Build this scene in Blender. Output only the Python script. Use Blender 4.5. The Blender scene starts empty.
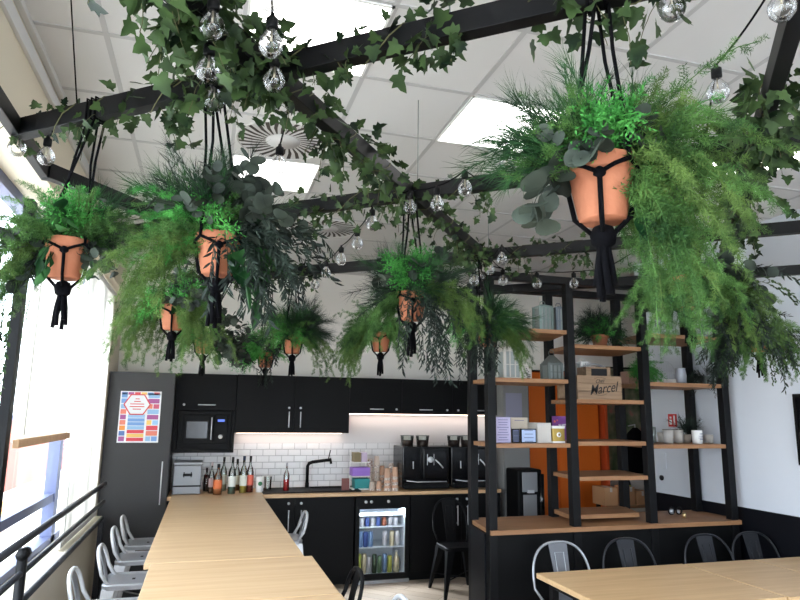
import bpy, math, random
import numpy as np
from mathutils import Vector, Matrix
random.seed(7); RNG = np.random.default_rng(7)
C = bpy.context.scene.collection
D = bpy.data
SC = bpy.context.scene
PI = math.pi

# ---------------------------------------------------------------- camera
CAM_H = 1.75
F_PX = 639.3
YAW, PITCH, ROLL = math.radians(16.56), math.radians(10.18), math.radians(0.69)
FW = Vector((math.sin(YAW)*math.cos(PITCH), math.cos(YAW)*math.cos(PITCH), math.sin(PITCH)))
_r = Vector((math.cos(YAW), -math.sin(YAW), 0)); _u = _r.cross(FW)
RI = _r*math.cos(ROLL) + _u*math.sin(ROLL); UP = -_r*math.sin(ROLL) + _u*math.cos(ROLL)
cam_d = D.cameras.new('camera'); cam = D.objects.new('camera', cam_d); C.objects.link(cam)
cam_d.sensor_width = 36; cam_d.lens = F_PX/800*36; cam_d.clip_start = 0.05
M = Matrix((RI, UP, -FW)).transposed().to_4x4(); M.translation = (0, 0, CAM_H)
cam.matrix_world = M
SC.camera = cam
SC.view_settings.view_transform = 'Standard'; SC.view_settings.look = 'None'
SC.view_settings.gamma = 1; SC.view_settings.exposure = 0.32
SC.view_settings.use_curve_mapping = False

# ---------------------------------------------------------------- sky and daylight
world = D.worlds.new('sky'); SC.world = world; world.use_nodes = True
wn = world.node_tree.nodes; bg = wn['Background']
bg.inputs[0].default_value = (0.80, 0.90, 1.0, 1); bg.inputs[1].default_value = 8.0
def area(name, loc, rot, sx, sy, power, col=(1, 1, 1), portal=False):
    l = D.lights.new(name, 'AREA'); l.shape = 'RECTANGLE'; l.size = sx; l.size_y = sy; l.energy = power; l.color = col
    o = D.objects.new(name, l); o.location = loc; o.rotation_euler = rot; C.objects.link(o)
    if portal: l.cycles.is_portal = True
    return o
area('window_portal', (-1.22, 1.75, 1.85), (0, -PI/2, 0), 2.1, 9.3, 1, portal=True)
area('added_window_portal', (3.2, -3.2, 1.9), (PI/2, 0, PI), 6.2, 2.2, 1, portal=True)  # portal for the added window behind the camera

# ---------------------------------------------------------------- measuring the place: a line of sight meets a plane
def ray(x, y): return FW*F_PX + RI*(x-400) - UP*(y-300)
def aty(x, y, Y): d = ray(x, y); d = d*(Y/d.y); return Vector((d.x, Y, d.z+CAM_H))
def atz(x, y, Z): d = ray(x, y); d = d*((Z-CAM_H)/d.z); return Vector((d.x, d.y, Z))
def atx(x, y, X): d = ray(x, y); d = d*(X/d.x); return Vector((X, d.y, d.z+CAM_H))

# ---------------------------------------------------------------- materials
def s2l(c): return tuple((v/255/12.92 if v/255 <= .04045 else ((v/255+.055)/1.055)**2.4) for v in c)+(1,)
def mat(name, rgb, rough=.5, metal=0, spec=.5, emit=None, es=1, alpha=None, trans=0, noise=None, bump=None, sheen=0, coat=0):
    m = D.materials.new(name); m.use_nodes = True; nt = m.node_tree; b = nt.nodes['Principled BSDF']
    b.inputs['Base Color'].default_value = s2l(rgb); b.inputs['Roughness'].default_value = rough
    b.inputs['Metallic'].default_value = metal; b.inputs['Specular IOR Level'].default_value = spec
    b.inputs['Coat Weight'].default_value = coat
    if emit: b.inputs['Emission Color'].default_value = s2l(emit); b.inputs['Emission Strength'].default_value = es
    if trans: b.inputs['Transmission Weight'].default_value = trans
    if noise:   # (scale, rgb2, factor)
        tc = nt.nodes.new('ShaderNodeTexCoord'); n = nt.nodes.new('ShaderNodeTexNoise'); n.inputs['Scale'].default_value = noise[0]; n.inputs['Detail'].default_value = 5
        nt.links.new(tc.outputs['Object'], n.inputs['Vector'])
        mx = nt.nodes.new('ShaderNodeMix'); mx.data_type = 'RGBA'
        mx.inputs[6].default_value = s2l(rgb); mx.inputs[7].default_value = s2l(noise[1])
        mp = nt.nodes.new('ShaderNodeMapRange'); mp.inputs[1].default_value = .35; mp.inputs[2].default_value = .65; mp.inputs[4].default_value = noise[2]
        nt.links.new(n.outputs[0], mp.inputs[0]); nt.links.new(mp.outputs[0], mx.inputs[0]); nt.links.new(mx.outputs[2], b.inputs['Base Color'])
    if bump:
        tc = nt.nodes.new('ShaderNodeTexCoord'); n = nt.nodes.new('ShaderNodeTexNoise'); n.inputs['Scale'].default_value = bump[0]
        nt.links.new(tc.outputs['Object'], n.inputs['Vector'])
        bp = nt.nodes.new('ShaderNodeBump'); bp.inputs['Strength'].default_value = bump[1]; bp.inputs['Distance'].default_value = .01
        nt.links.new(n.outputs[0], bp.inputs['Height']); nt.links.new(bp.outputs[0], b.inputs['Normal'])
    return m
def wood(name, c1, c2, axis='X', scale=1.0, rough=.45, grain=14):
    m = D.materials.new(name); m.use_nodes = True; nt = m.node_tree; b = nt.nodes['Principled BSDF']; b.inputs['Roughness'].default_value = rough
    tc = nt.nodes.new('ShaderNodeTexCoord'); mp = nt.nodes.new('ShaderNodeMapping')
    s = [grain*scale]*3; s['XYZ'.index(axis)] = .9*scale; mp.inputs['Scale'].default_value = s
    n = nt.nodes.new('ShaderNodeTexNoise'); n.inputs['Scale'].default_value = 1.6; n.inputs['Detail'].default_value = 6; n.inputs['Distortion'].default_value = .6
    r = nt.nodes.new('ShaderNodeValToRGB'); r.color_ramp.elements[0].position = .32; r.color_ramp.elements[1].position = .68
    r.color_ramp.elements[0].color = s2l(c1); r.color_ramp.elements[1].color = s2l(c2)
    nt.links.new(tc.outputs['Object'], mp.inputs['Vector']); nt.links.new(mp.outputs[0], n.inputs['Vector']); nt.links.new(n.outputs[0], r.inputs[0]); nt.links.new(r.outputs[0], b.inputs['Base Color'])
    return m
def leafmat(name, c1, c2, rough=.5, tr=.22):
    m = D.materials.new(name); m.use_nodes = True; nt = m.node_tree; b = nt.nodes['Principled BSDF']; b.inputs['Roughness'].default_value = rough+.1; b.inputs['Specular IOR Level'].default_value = .25
    g = nt.nodes.new('ShaderNodeNewGeometry'); r = nt.nodes.new('ShaderNodeValToRGB')
    r.color_ramp.elements[0].color = s2l(c1); r.color_ramp.elements[1].color = s2l(c2)
    tc = nt.nodes.new('ShaderNodeTexCoord'); nz = nt.nodes.new('ShaderNodeTexNoise'); nz.inputs['Scale'].default_value = 11; nz.inputs['Detail'].default_value = 1; nt.links.new(tc.outputs['Object'], nz.inputs['Vector'])
    ad = nt.nodes.new('ShaderNodeMath'); ad.operation = 'MULTIPLY_ADD'; ad.inputs[1].default_value = 2.2; ad.inputs[2].default_value = -1.05; nt.links.new(nz.outputs[0], ad.inputs[0])
    ae = nt.nodes.new('ShaderNodeMath'); ae.operation = 'MULTIPLY_ADD'; ae.inputs[1].default_value = .45; ae.use_clamp = True; nt.links.new(g.outputs['Random Per Island'], ae.inputs[0])
    af = nt.nodes.new('ShaderNodeMath'); af.operation = 'ADD'; af.inputs[1].default_value = .22; nt.links.new(ad.outputs[0], af.inputs[0]); nt.links.new(af.outputs[0], ae.inputs[2])
    nt.links.new(ae.outputs[0], r.inputs[0]); nt.links.new(r.outputs[0], b.inputs['Base Color'])
    t = nt.nodes.new('ShaderNodeBsdfTranslucent'); nt.links.new(r.outputs[0], t.inputs[0])
    mx = nt.nodes.new('ShaderNodeMixShader'); mx.inputs[0].default_value = tr
    nt.links.new(b.outputs[0], mx.inputs[1]); nt.links.new(t.outputs[0], mx.inputs[2]); nt.links.new(mx.outputs[0], nt.nodes['Material Output'].inputs[0])
    return m
def thinglass(name, tint=(1, 1, 1), refl=1.0):
    m = D.materials.new(name); m.use_nodes = True; nt = m.node_tree; nt.nodes.remove(nt.nodes['Principled BSDF'])
    tr = nt.nodes.new('ShaderNodeBsdfTransparent'); tr.inputs[0].default_value = (*tint, 1)
    gl = nt.nodes.new('ShaderNodeBsdfGlossy'); gl.inputs['Roughness'].default_value = .03
    lw = nt.nodes.new('ShaderNodeLayerWeight'); lw.inputs[0].default_value = .42
    mm = nt.nodes.new('ShaderNodeMath'); mm.operation = 'MULTIPLY'; mm.inputs[1].default_value = refl
    mx = nt.nodes.new('ShaderNodeMixShader'); nt.links.new(lw.outputs['Fresnel'], mm.inputs[0]); nt.links.new(mm.outputs[0], mx.inputs[0])
    nt.links.new(tr.outputs[0], mx.inputs[1]); nt.links.new(gl.outputs[0], mx.inputs[2]); nt.links.new(mx.outputs[0], nt.nodes['Material Output'].inputs[0])
    return m
def emis(name, rgb, s):
    m = D.materials.new(name); m.use_nodes = True; nt = m.node_tree; nt.nodes.remove(nt.nodes['Principled BSDF'])
    e = nt.nodes.new('ShaderNodeEmission'); e.inputs[0].default_value = s2l(rgb); e.inputs[1].default_value = s
    nt.links.new(e.outputs[0], nt.nodes['Material Output'].inputs[0]); return m
MT = dict(
    ceil=mat('ceiling_tile', (214, 213, 213), .9, noise=(1.5, (208, 206, 205), .5)), grid=mat('ceiling_grid', (184, 183, 184), .6),
    wall=mat('wall_paint', (240, 236, 231), .85, noise=(2, (236, 231, 225), .4)), wallr=mat('wall_paint_white', (214, 219, 228), .8, noise=(2, (209, 214, 224), .5)),
    cream=mat('cream_panel', (222, 212, 192), .8), black=mat('black_paint', (6, 7, 9), .6, 0, .2), dado=mat('dado_navy', (9, 11, 18), .55, 0, .2),
    steel_black=mat('black_steel', (10, 11, 14), .5, 0, .22), cabinet=mat('cabinet_black', (11, 11, 13), .55, 0, .15), cabinet_g=mat('cabinet_charcoal', (70, 70, 72), .55, 0, .2),
    silver=mat('silver_metal', (222, 224, 228), .4, .25), galv=mat('galvanised_steel', (196, 200, 208), .34, .75, noise=(8, (176, 180, 188), .5)),
    white=mat('white_plastic', (238, 238, 236), .5), rope=mat('black_rope', (6, 6, 10), .9, 0, .1, bump=(400, .4)),
    terra=mat('terracotta', (176, 114, 86), .85, 0, .2, noise=(14, (162, 98, 72), .6), bump=(60, .15)), soil=mat('potting_soil', (50, 38, 30), .95),
    oak=wood('oak_table_top', (200, 166, 126), (214, 184, 146), 'X', 1, .42, 16), oak_y=wood('oak_dining_top', (206, 170, 126), (220, 186, 142), 'X', 1, .42, 16),
    oak_w=wood('oak_worktop', (200, 160, 118), (216, 178, 136), 'X', 1, .4), edge=mat('pale_edge', (232, 200, 156), .5),
    shelf=wood('shelf_oak', (138, 98, 66), (160, 118, 82), 'X', 1.2, .5), crate=wood('crate_pine', (132, 108, 86), (156, 130, 104), 'X', 1.5, .7),
    orange=mat('orange_laminate', (214, 104, 30), .55, 0, .3), glass=thinglass('window_glass', (1, 1, 1), .2), bulb=thinglass('bulb_glass', (.95, .955, .96), .8),
    bottle=thinglass('bottle_glass', (.85, .9, .88), 1.2), light=emis('light_panel', (255, 253, 250), 5), led=emis('led_strip', (255, 226, 206), 4),
    frame=mat('window_frame', (92, 100, 134), .5), frame_d=mat('window_frame_dark', (6, 7, 10), .6, 0, .2), rail=mat('rail_steel', (44, 46, 52), .4, .3), kraft=mat('kraft_card', (186, 140, 100), .8),
    grey=mat('grey_panel', (150, 150, 148), .5), concrete=mat('pale_ceramic', (196, 192, 186), .7), paper=mat('paper', (235, 235, 240), .7),
    darkglass=mat('dark_glass', (10, 11, 14), .12), ink=mat('ink', (20, 20, 24), .7), zinc=mat('zinc', (128, 136, 134), .45, .5),
    fern=leafmat('fern_green', (28, 64, 28), (100, 142, 74)), fern_y=leafmat('fern_yellow_green', (38, 70, 30), (112, 140, 72)),
    bright=leafmat('bright_green', (34, 104, 40), (92, 172, 82)), euc=leafmat('eucalyptus_grey', (24, 32, 27), (76, 86, 76), .55, .15),
    dark=leafmat('trailing_dark', (20, 28, 26), (46, 60, 50), .5, .15), big=leafmat('broad_leaf_green', (16, 52, 26), (54, 98, 50), .4, .2),
    ivy=leafmat('ivy_leaf', (16, 34, 19), (74, 98, 56), .45, .25), spiky=leafmat('dark_needle_green', (20, 48, 30), (56, 98, 54), .5, .25),
    vine=mat('vine_stem', (84, 84, 52), .8), fil=mat('filament_support', (190, 180, 160), .3, .6),
)

# ---------------------------------------------------------------- mesh builder
class MB:
    def __init__(s): s.v = []; s.f = []; s.m = []; s.sm = []; s.cm = 0
    def add(s, vs, fs, smooth=False):
        o = len(s.v); s.v += [tuple(v) for v in vs]
        for f in fs: s.f.append([i+o for i in f]); s.m.append(s.cm); s.sm.append(smooth)
        return s
    def mi(s, i): s.cm = i; return s
    def box(s, x0, y0, z0, x1, y1, z1):
        x0, x1 = sorted((x0, x1)); y0, y1 = sorted((y0, y1)); z0, z1 = sorted((z0, z1))
        v = [(x0, y0, z0), (x1, y0, z0), (x1, y1, z0), (x0, y1, z0), (x0, y0, z1), (x1, y0, z1), (x1, y1, z1), (x0, y1, z1)]
        return s.add(v, [(0, 3, 2, 1), (4, 5, 6, 7), (0, 1, 5, 4), (1, 2, 6, 5), (2, 3, 7, 6), (3, 0, 4, 7)])
    def tube(s, pts, r, n=8, caps=True, closed=False):
        pts = [Vector(p) for p in pts]; N = len(pts); rs = r if isinstance(r, (list, tuple)) else [r]*N
        ref = None; vs = []
        for i, p in enumerate(pts):
            a = pts[i-1] if (i > 0 or closed) else p; b = pts[(i+1) % N] if (i < N-1 or closed) else p
            t = (b-a).normalized() if (b-a).length > 1e-9 else Vector((0, 0, 1))
            if ref is None: ref = t.orthogonal().normalized()
            ref = (ref - t*ref.dot(t)); ref = ref.normalized() if ref.length > 1e-6 else t.orthogonal().normalized()
            bn = t.cross(ref)
            for k in range(n):
                a_ = 2*PI*k/n; vs.append(p + (ref*math.cos(a_) + bn*math.sin(a_))*rs[i])
        fs = []
        for i in range(N if closed else N-1):
            j = (i+1) % N
            for k in range(n): k2 = (k+1) % n; fs.append((i*n+k, i*n+k2, j*n+k2, j*n+k))
        if caps and not closed: fs.append(tuple(range(n-1, -1, -1))); fs.append(tuple(range((N-1)*n, N*n)))
        return s.add(vs, fs, True)
    def beam(s, a, b, w, h):   # rectangular bar a->b, w across, h up
        a, b = Vector(a), Vector(b); t = (b-a).normalized(); up = Vector((0, 0, 1))
        if abs(t.z) > .95: up = Vector((0, 1, 0))
        sd = t.cross(up).normalized(); up = sd.cross(t)
        v = [p + sd*i*w/2 + up*j*h/2 for p in (a, b) for i, j in ((-1, -1), (1, -1), (1, 1), (-1, 1))]
        return s.add(v, [(0, 1, 2, 3), (7, 6, 5, 4), (0, 4, 5, 1), (1, 5, 6, 2), (2, 6, 7, 3), (3, 7, 4, 0)])
    def lathe(s, prof, c=(0, 0, 0), n=20, cap=True):
        vs = []; c = Vector(c)
        for r, z in prof:
            for k in range(n): a = 2*PI*k/n; vs.append(c + Vector((r*math.cos(a), r*math.sin(a), z)))
        fs = []
        for i in range(len(prof)-1):
            for k in range(n): k2 = (k+1) % n; fs.append((i*n+k, i*n+k2, (i+1)*n+k2, (i+1)*n+k))
        if cap:
            fs.append(tuple(range(n-1, -1, -1))); q = (len(prof)-1)*n; fs.append(tuple(range(q, q+n)))
        return s.add(vs, fs, True)
    def prism(s, poly, y0, y1):   # poly in xz, extruded along y
        n = len(poly); v = [(x, y0, z) for x, z in poly] + [(x, y1, z) for x, z in poly]
        fs = [tuple(range(n)), tuple(range(2*n-1, n-1, -1))] + [(i, i+n, (i+1) % n+n, (i+1) % n) for i in range(n)]
        return s.add(v, fs)
    def prismz(s, poly, z0, z1):
        n = len(poly); v = [(x, y, z0) for x, y in poly] + [(x, y, z1) for x, y in poly]
        fs = [tuple(range(n-1, -1, -1)), tuple(range(n, 2*n))] + [(i, (i+1) % n, (i+1) % n+n, i+n) for i in range(n)]
        return s.add(v, fs)
ORG = {}
def _link(name, me, mats, parent, org):
    o = D.objects.new(name, me); C.objects.link(o)
    for m in mats: me.materials.append(m)
    ORG[o.name] = Vector(org)
    if parent is not None: o.parent = parent; o.location = Vector(org) - ORG[parent.name]
    else: o.location = org
    return o
def build(name, mb, mats, parent=None, bevel=0, local=False, org=None):
    if not isinstance(mats, (list, tuple)): mats = [mats]
    if parent is not None: org = ORG[parent.name]
    elif org is None:
        xs = [v[0] for v in mb.v]; ys = [v[1] for v in mb.v]; zs = [v[2] for v in mb.v]
        org = ((min(xs)+max(xs))/2, (min(ys)+max(ys))/2, min(zs))
    org = Vector(org); me = D.meshes.new(name)
    vs = mb.v if local else [(v[0]-org.x, v[1]-org.y, v[2]-org.z) for v in mb.v]
    me.from_pydata(vs, [], mb.f)
    me.polygons.foreach_set('material_index', mb.m); me.polygons.foreach_set('use_smooth', mb.sm)
    me.update(); o = _link(name, me, mats, parent, org)
    if bevel: b = o.modifiers.new('b', 'BEVEL'); b.width = bevel; b.segments = 2; b.limit_method = 'ANGLE'
    return o
def thing(name, label, cat, loc=(0, 0, 0), group=None):
    o = D.objects.new(name, None); o.empty_display_size = .05; C.objects.link(o); o.location = loc; ORG[o.name] = Vector(loc)
    return tag(o, label, cat, group)
def tag(o, label, cat, group=None, kind=None):
    o['label'] = label; o['category'] = cat
    if group: o['group'] = group
    if kind: o['kind'] = kind
    return o
def struct(name, mb, m, bevel=0): o = build(name, mb, m, None, bevel); o['kind'] = 'structure'; return o
def single(name, mb, m, label, cat, group=None, bevel=0): return tag(build(name, mb, m, None, bevel), label, cat, group)
def text_on(name, txt, size, loc, rot, m, parent, shear=0, ext=.0008, sx=1.0, font_w=0):
    cu = D.curves.new(name, 'FONT'); cu.body = txt; cu.size = size; cu.shear = shear; cu.extrude = ext; cu.align_x = 'CENTER'; cu.align_y = 'CENTER'; cu.offset = font_w
    tmp = D.objects.new('tmp_text', cu); C.objects.link(tmp); dg = bpy.context.evaluated_depsgraph_get(); dg.update()
    me = D.meshes.new_from_object(tmp.evaluated_get(dg)); D.objects.remove(tmp)
    for v in me.vertices: v.co.x *= sx
    o = D.objects.new(name, me); C.objects.link(o); me.materials.clear(); me.materials.append(m)
    o.parent = parent; o.location = Vector(loc)-ORG[parent.name]; o.rotation_euler = rot; ORG[o.name] = Vector(loc); return o
def copy_tree(o, parent=None):
    c = o.copy(); C.objects.link(c)
    if parent is not None: c.parent = parent
    for ch in list(o.children): copy_tree(ch, c)
    return c

# ================================================================ THE ROOM
ZC = 3.43
fl = D.materials.new('floor_wood'); fl.use_nodes = True; nt = fl.node_tree; b_ = nt.nodes['Principled BSDF']; b_.inputs['Roughness'].default_value = .5
tc = nt.nodes.new('ShaderNodeTexCoord'); mp = nt.nodes.new('ShaderNodeMapping'); mp.inputs['Rotation'].default_value = (0, 0, .78)
br = nt.nodes.new('ShaderNodeTexBrick'); br.inputs['Scale'].default_value = 1; br.inputs['Brick Width'].default_value = .9; br.inputs['Row Height'].default_value = .14; br.inputs['Mortar Size'].default_value = .003
br.inputs['Color1'].default_value = s2l((184, 166, 148)); br.inputs['Color2'].default_value = s2l((164, 146, 128)); br.inputs['Mortar'].default_value = s2l((110, 94, 80))
nt.links.new(tc.outputs['Object'], mp.inputs[0]); nt.links.new(mp.outputs[0], br.inputs[0]); nt.links.new(br.outputs[0], b_.inputs['Base Color'])
struct('floor', MB().box(-1.2, -3, -.06, 7, 9, 0), fl)
struct('ceiling', MB().box(-1.2, -3, ZC, 7, 9, ZC+.08), MT['ceil'])
GX = [.06+.5965*k for k in range(-2, 12)]; GY = [2.31+.6*k for k in range(-9, 12)]
g = MB()
for x in GX:
    if -.85 < x < 7: g.box(x-.012, -3, ZC-.004, x+.012, 9, ZC+.001)
for y in GY:
    if -3 < y < 9: g.box(-.85, y-.012, ZC-.0045, 7, y+.012, ZC+.001)
struct('trim_1', g, MT['grid'])
struct('wall_back', MB().box(-1.2, 7.5, 0, 7, 7.6, ZC), MT['wall'])
struct('wall_right', MB().box(4.5, -3, 0, 4.62, 5.95, ZC), MT['wallr'])
struct('trim_2', MB().box(4.485, -3, 0, 4.5, 5.95, 1.0), MT['dado'])
struct('wall_far_right', MB().box(6.9, 5.8, 0, 7, 7.6, ZC), MT['wall'])
struct('wall_side', MB().box(4.62, 5.8, 0, 6.9, 5.95, ZC), MT['wall'])
struct('wall_front', MB().box(-1.2, -3.15, 0, 7, -3, .8).box(-1.2, -3.15, 3.0, 7, -3, ZC).box(-1.2, -3.15, .8, 0, -3, 3).box(6.4, -3.15, .8, 7, -3, 3), MT['wall'])  # opening added behind the camera to let in more daylight
struct('added_window', MB().box(2.1, -3.1, .8, 2.18, -3.04, 3).box(4.2, -3.1, .8, 4.28, -3.04, 3), MT['frame'])  # mullions of the added, unseen front window
struct('trim_3', MB().box(4.16, 7.38, 0, 4.38, 7.5, ZC), MT['wall'], .004)       # pilaster on the back wall
# window wall: low wall, upper wall, pilaster
struct('wall_left', MB().box(-1.15, -3, 0, -.87, 6.82, .78), MT['cream'])
struct('wall_left', MB().box(-1.15, -3, 2.92, -.86, 6.82, ZC), MT['cream'])
struct('wall_left', MB().box(-1.15, 6.78, 0, -.935, 7.5, ZC), MT['cream'])
struct('trim_4', MB().box(-.86, -3, 3.29, -.84, 6.8, 3.36).box(-.86, -3, 3.40, -.83, 6.8, ZC), MT['ceil'], .003)
struct('baseboard_left', MB().box(-.87, -3, 0, -.855, 6.5, .08), MT['black'])
wf = MB()
for y in (-2.95, -1.2, .55, 2.1): wf.box(-1.12, y-.04, .78, -1.04, y+.04, 2.87)
for z in (.80, 2.89): wf.box(-1.12, -3, z-.03, -1.04, 6.78, z+.03)
wf.mi(1).box(-1.0, 3.72, .78, -.955, 3.80, 2.87)
wf.mi(0).box(-1.12, 5.50, .78, -1.04, 5.62, 2.87).box(-1.11, 3.75, 1.08, -1.05, 5.5, 1.14).box(-1.10, 6.2, .78, -1.0, 6.3, 2.9)
struct('window_1', wf, [MT['frame'], MT['frame_d']])
gl = build('window_pane', MB().box(-1.085, -3, .8, -1.079, 6.78, 2.89), MT['glass'], D.objects['window_1'])
# roller blinds
bf = D.materials.new('blind_fabric'); bf.use_nodes = True; nt = bf.node_tree; pb = nt.nodes['Principled BSDF']; pb.inputs['Base Color'].default_value = s2l((246, 244, 238)); pb.inputs['Roughness'].default_value = .9
t_ = nt.nodes.new('ShaderNodeBsdfTranslucent'); t_.inputs[0].default_value = s2l((252, 250, 244)); mx = nt.nodes.new('ShaderNodeMixShader'); mx.inputs[0].default_value = .62
nt.links.new(pb.outputs[0], mx.inputs[1]); nt.links.new(t_.outputs[0], mx.inputs[2]); nt.links.new(mx.outputs[0], nt.nodes['Material Output'].inputs[0])
for y0, y1, zb, lab in ((3.82, 5.13, 1.60, 'white roller blind with a pale wooden bottom bar, pulled halfway down the window'),
                        (5.20, 6.76, .84, 'white roller blind beside the charcoal tall cabinet, pulled fully down')):
    t = thing('roller_blind', lab, 'blind', (-.93, (y0+y1)/2, zb), 'roller blinds')
    n = 12; m_ = MB(); 
    vs = [(-.93+.003*math.sin(k*1.3), y0+(y1-y0)*k/n, z) for z in (zb, 2.91) for k in range(n+1)]
    m_.add(vs, [(k, k+1, k+n+2, k+n+1) for k in range(n)], True)
    fb = build('blind_fabric', m_, bf, t); so = fb.modifiers.new('s', 'SOLIDIFY'); so.thickness = .001
    build('bottom_bar', MB().box(-.945, y0-.01, zb-.045, -.915, y1+.01, zb), MT['oak_w'] if zb > 1 else MT['white'], t, .004)
    build('pull_cord', MB().tube([(-.905, y0+.03, 2.8), (-.905, y0+.03, zb-.02 if zb < 1 else 1.62)], .004, 6), MT['concrete'], t)
    build('roller_tube', MB().tube([(-.93, y0, 2.88), (-.93, y1, 2.88)], .022, 12), MT['white'], t)
# guard rail in front of the window
t = thing('guard_rail', 'black steel guard rail of three bars in front of the window', 'railing', (-.85, 5, 0))
for z, r in ((1.115, .02), (.96, .016), (.815, .018)): build('rail_bar', MB().tube([(-.82, 3.0, z), (-.82, 6.42, z)], r, 10), MT['rail'], t)
for y in (3.72,): build('post', MB().tube([(-.82, y, .0), (-.82, y, 1.08)], .028, 4).tube([(-.82, y-.02, 1.05), (-.82, y+.05, 1.05)], .03, 8), MT['steel_black'], t)
build('post', MB().box(-.84, 6.36, 0, -.80, 6.40, .82), MT['rail'], t)
# outside
struct('ground', MB().box(-40, -30, -.5, -1.3, 40, -.3).box(-1.3, -30, -.5, 12, -3.2, -.3), mat('bounce_ground', (232, 228, 220), .9))  # ground set high and pale to bounce daylight up to the ceiling
t = thing('building', 'terracotta coloured building seen through the window', 'building', (-6, 22, -.3))
build('wall', MB().box(-7.4, 19, -.3, -4.75, 26, 1.5), mat('render_terracotta', (158, 92, 82), .9), t)
build('awning', MB().prism([(-5.6, -.1), (-2.9, .1), (-2.9, .16), (-5.6, .0)], 11.5, 13.5), mat('awning_yellow', (200, 150, 84), .8), t)
build('parapet', MB().box(-7.5, 18.9, 1.5, -4.65, 26.1, 1.6), MT['frame'], t)

# ceiling lights and air vents
for k, (i, j, lab) in enumerate(((0, 0, 'square glowing ceiling light panel nearest the camera, above the string of bulbs'), (2, 1, 'square glowing ceiling light panel left of the large foreground hanging pot'),
                    (0, 3, 'square glowing ceiling light panel just behind the near round air vent'), (5, 1, 'square glowing ceiling light panel at the right, behind the ivy covered beam'),
                    (2, -4, ''), (5, -4, ''))):  # last two panels added out of view for extra light
    x0 = .06+.5965*i; y0 = 2.31+.6*j
    lab = lab or ('added unseen ceiling light panel behind the camera, %s row' % ('left' if i == 2 else 'right'))
    t = thing('ceiling_light', lab, 'ceiling light', (x0+.3, y0+.3, ZC-.012), 'ceiling light panels')
    build('diffuser', MB().box(x0+.014, y0+.014, ZC-.009, x0+.583, y0+.586, ZC-.006), MT['light'], t)
    f = MB(); a, b, c, d = x0+.005, y0+.005, x0+.592, y0+.595
    for q in ((a, b, c, b+.012), (a, d-.012, c, d), (a, b, a+.012, d), (c-.012, b, c, d)): f.box(q[0], q[1], ZC-.012, q[2], q[3], ZC)
    build('frame', f, MT['white'], t)
for i, j, lab in ((0, 2, 'round slotted ceiling air vent nearer the camera, beside the glowing panel'), (1, 5, 'round slotted ceiling air vent further back towards the kitchen')):
    x0 = .06+.5965*i; y0 = 2.31+.6*j; cx, cy = x0+.3, y0+.3
    t = thing('ceiling_vent', lab, 'air vent', (cx, cy, ZC-.014), 'round ceiling air vents')
    build('plate', MB().box(x0+.01, y0+.01, ZC-.008, x0+.587, y0+.59, ZC-.001), MT['ceil'], t)
    s_ = MB()
    for q in range(28):
        a = 2*PI*q/28; pts = []
        for r, w in ((.11, .004), (.19, .011), (.275, .013)):
            aa = a+(r-.11)*1.3; c_ = Vector((cx+r*math.cos(aa), cy+r*math.sin(aa), 0)); nn = Vector((-math.sin(aa), math.cos(aa), 0))
            pts.append((c_-nn*w, c_+nn*w))
        v = [(p.x, p.y, ZC-.010) for pr in pts for p in pr]
        s_.add(v, [(0, 1, 3, 2), (2, 3, 5, 4)])
    build('slots', s_, mat('vent_dark', (70, 64, 60), .9), t)
    build('centre_disc', MB().lathe([(.105, -.014), (.105, -.009)], (cx, cy, ZC), 32), MT['ceil'], t)
    build('rim', MB().tube([(cx+.285*math.cos(2*PI*k/40), cy+.285*math.sin(2*PI*k/40), ZC-.010) for k in range(40)], .006, 6, closed=True), MT['ceil'], t)

# ================================================================ KITCHEN
YB = 6.9; YU = 7.15
t = thing('tall_cabinet', 'tall charcoal cabinet with one door carrying a colourful poster', 'cabinet', (-.62, 7.2, 0))
build('body', MB().box(-.93, 6.92, .0, -.312, 7.49, 2.14), MT['cabinet_g'], t)
dr = build('door', MB().box(-.925, 6.9, .1, -.318, 6.919, 2.135), MT['cabinet_g'], t, .002)
def handle(p0, p1, parent, m=MT['silver'], r=.006, off=.03):
    p0, p1 = Vector(p0), Vector(p1); d = (p1-p0).normalized()
    h = MB().tube([p0+Vector((0, -off, 0)), p1+Vector((0, -off, 0))], r, 8)
    for q in (p0+d*.02, p1-d*.02): h.tube([q, q+Vector((0, -off, 0))], r*.8, 6)
    return build('handle', h, m, parent)
handle((-.375, 6.9, .86), (-.375, 6.9, 1.27), dr)
# poster
px0, px1, pz0, pz1 = -.812, -.432, 1.45, 1.95
t = thing('poster', 'colourful portrait poster with a white hexagon, taped to the charcoal cabinet', 'poster', (-.63, 6.895, 1.455))
build('sheet', MB().box(px0, 6.894, pz0, px1, 6.898, pz1), MT['paper'], t)
cols = [(214, 72, 84), (236, 150, 70), (120, 160, 216), (170, 90, 150), (240, 200, 110), (90, 120, 180), (206, 90, 120), (230, 130, 110), (150, 190, 226)]
pmat = [mat('poster_ink_%d' % i, c, .6) for i, c in enumerate(cols)]
pm = MB(); rr = random.Random(3); W = px1-px0; H = pz1-pz0
def prect(u0, v0, u1, v1, mi, y=6.8935): pm.mi(mi); pm.box(px0+u0*W, y, pz0+v0*H, px0+u1*W, 6.8945, pz0+v1*H)
for k in range(9):
    v0 = .03+k*.105; prect(.03, v0, .17, v0+.09, rr.randrange(9)); prect(.68, v0, .96, v0+.09, rr.randrange(9)) if k % 3 else (prect(.68, v0, .8, v0+.09, rr.randrange(9)), prect(.82, v0, .96, v0+.09, rr.randrange(9)))
for k, c in enumerate((0, 4, 0, 8, 2, 2, 8)): prect(.22, .03+k*.075, .63, .03+k*.075+.066, c)
for k, c in enumerate((5, 3, 0, 4, 2, 0)): prect(.03+k*.157, .93, .03+k*.157+.14, .98, c)
build('coloured_blocks', pm, pmat, t)
cx_, cz_ = px0+.42*W, pz0+.74*H
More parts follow.
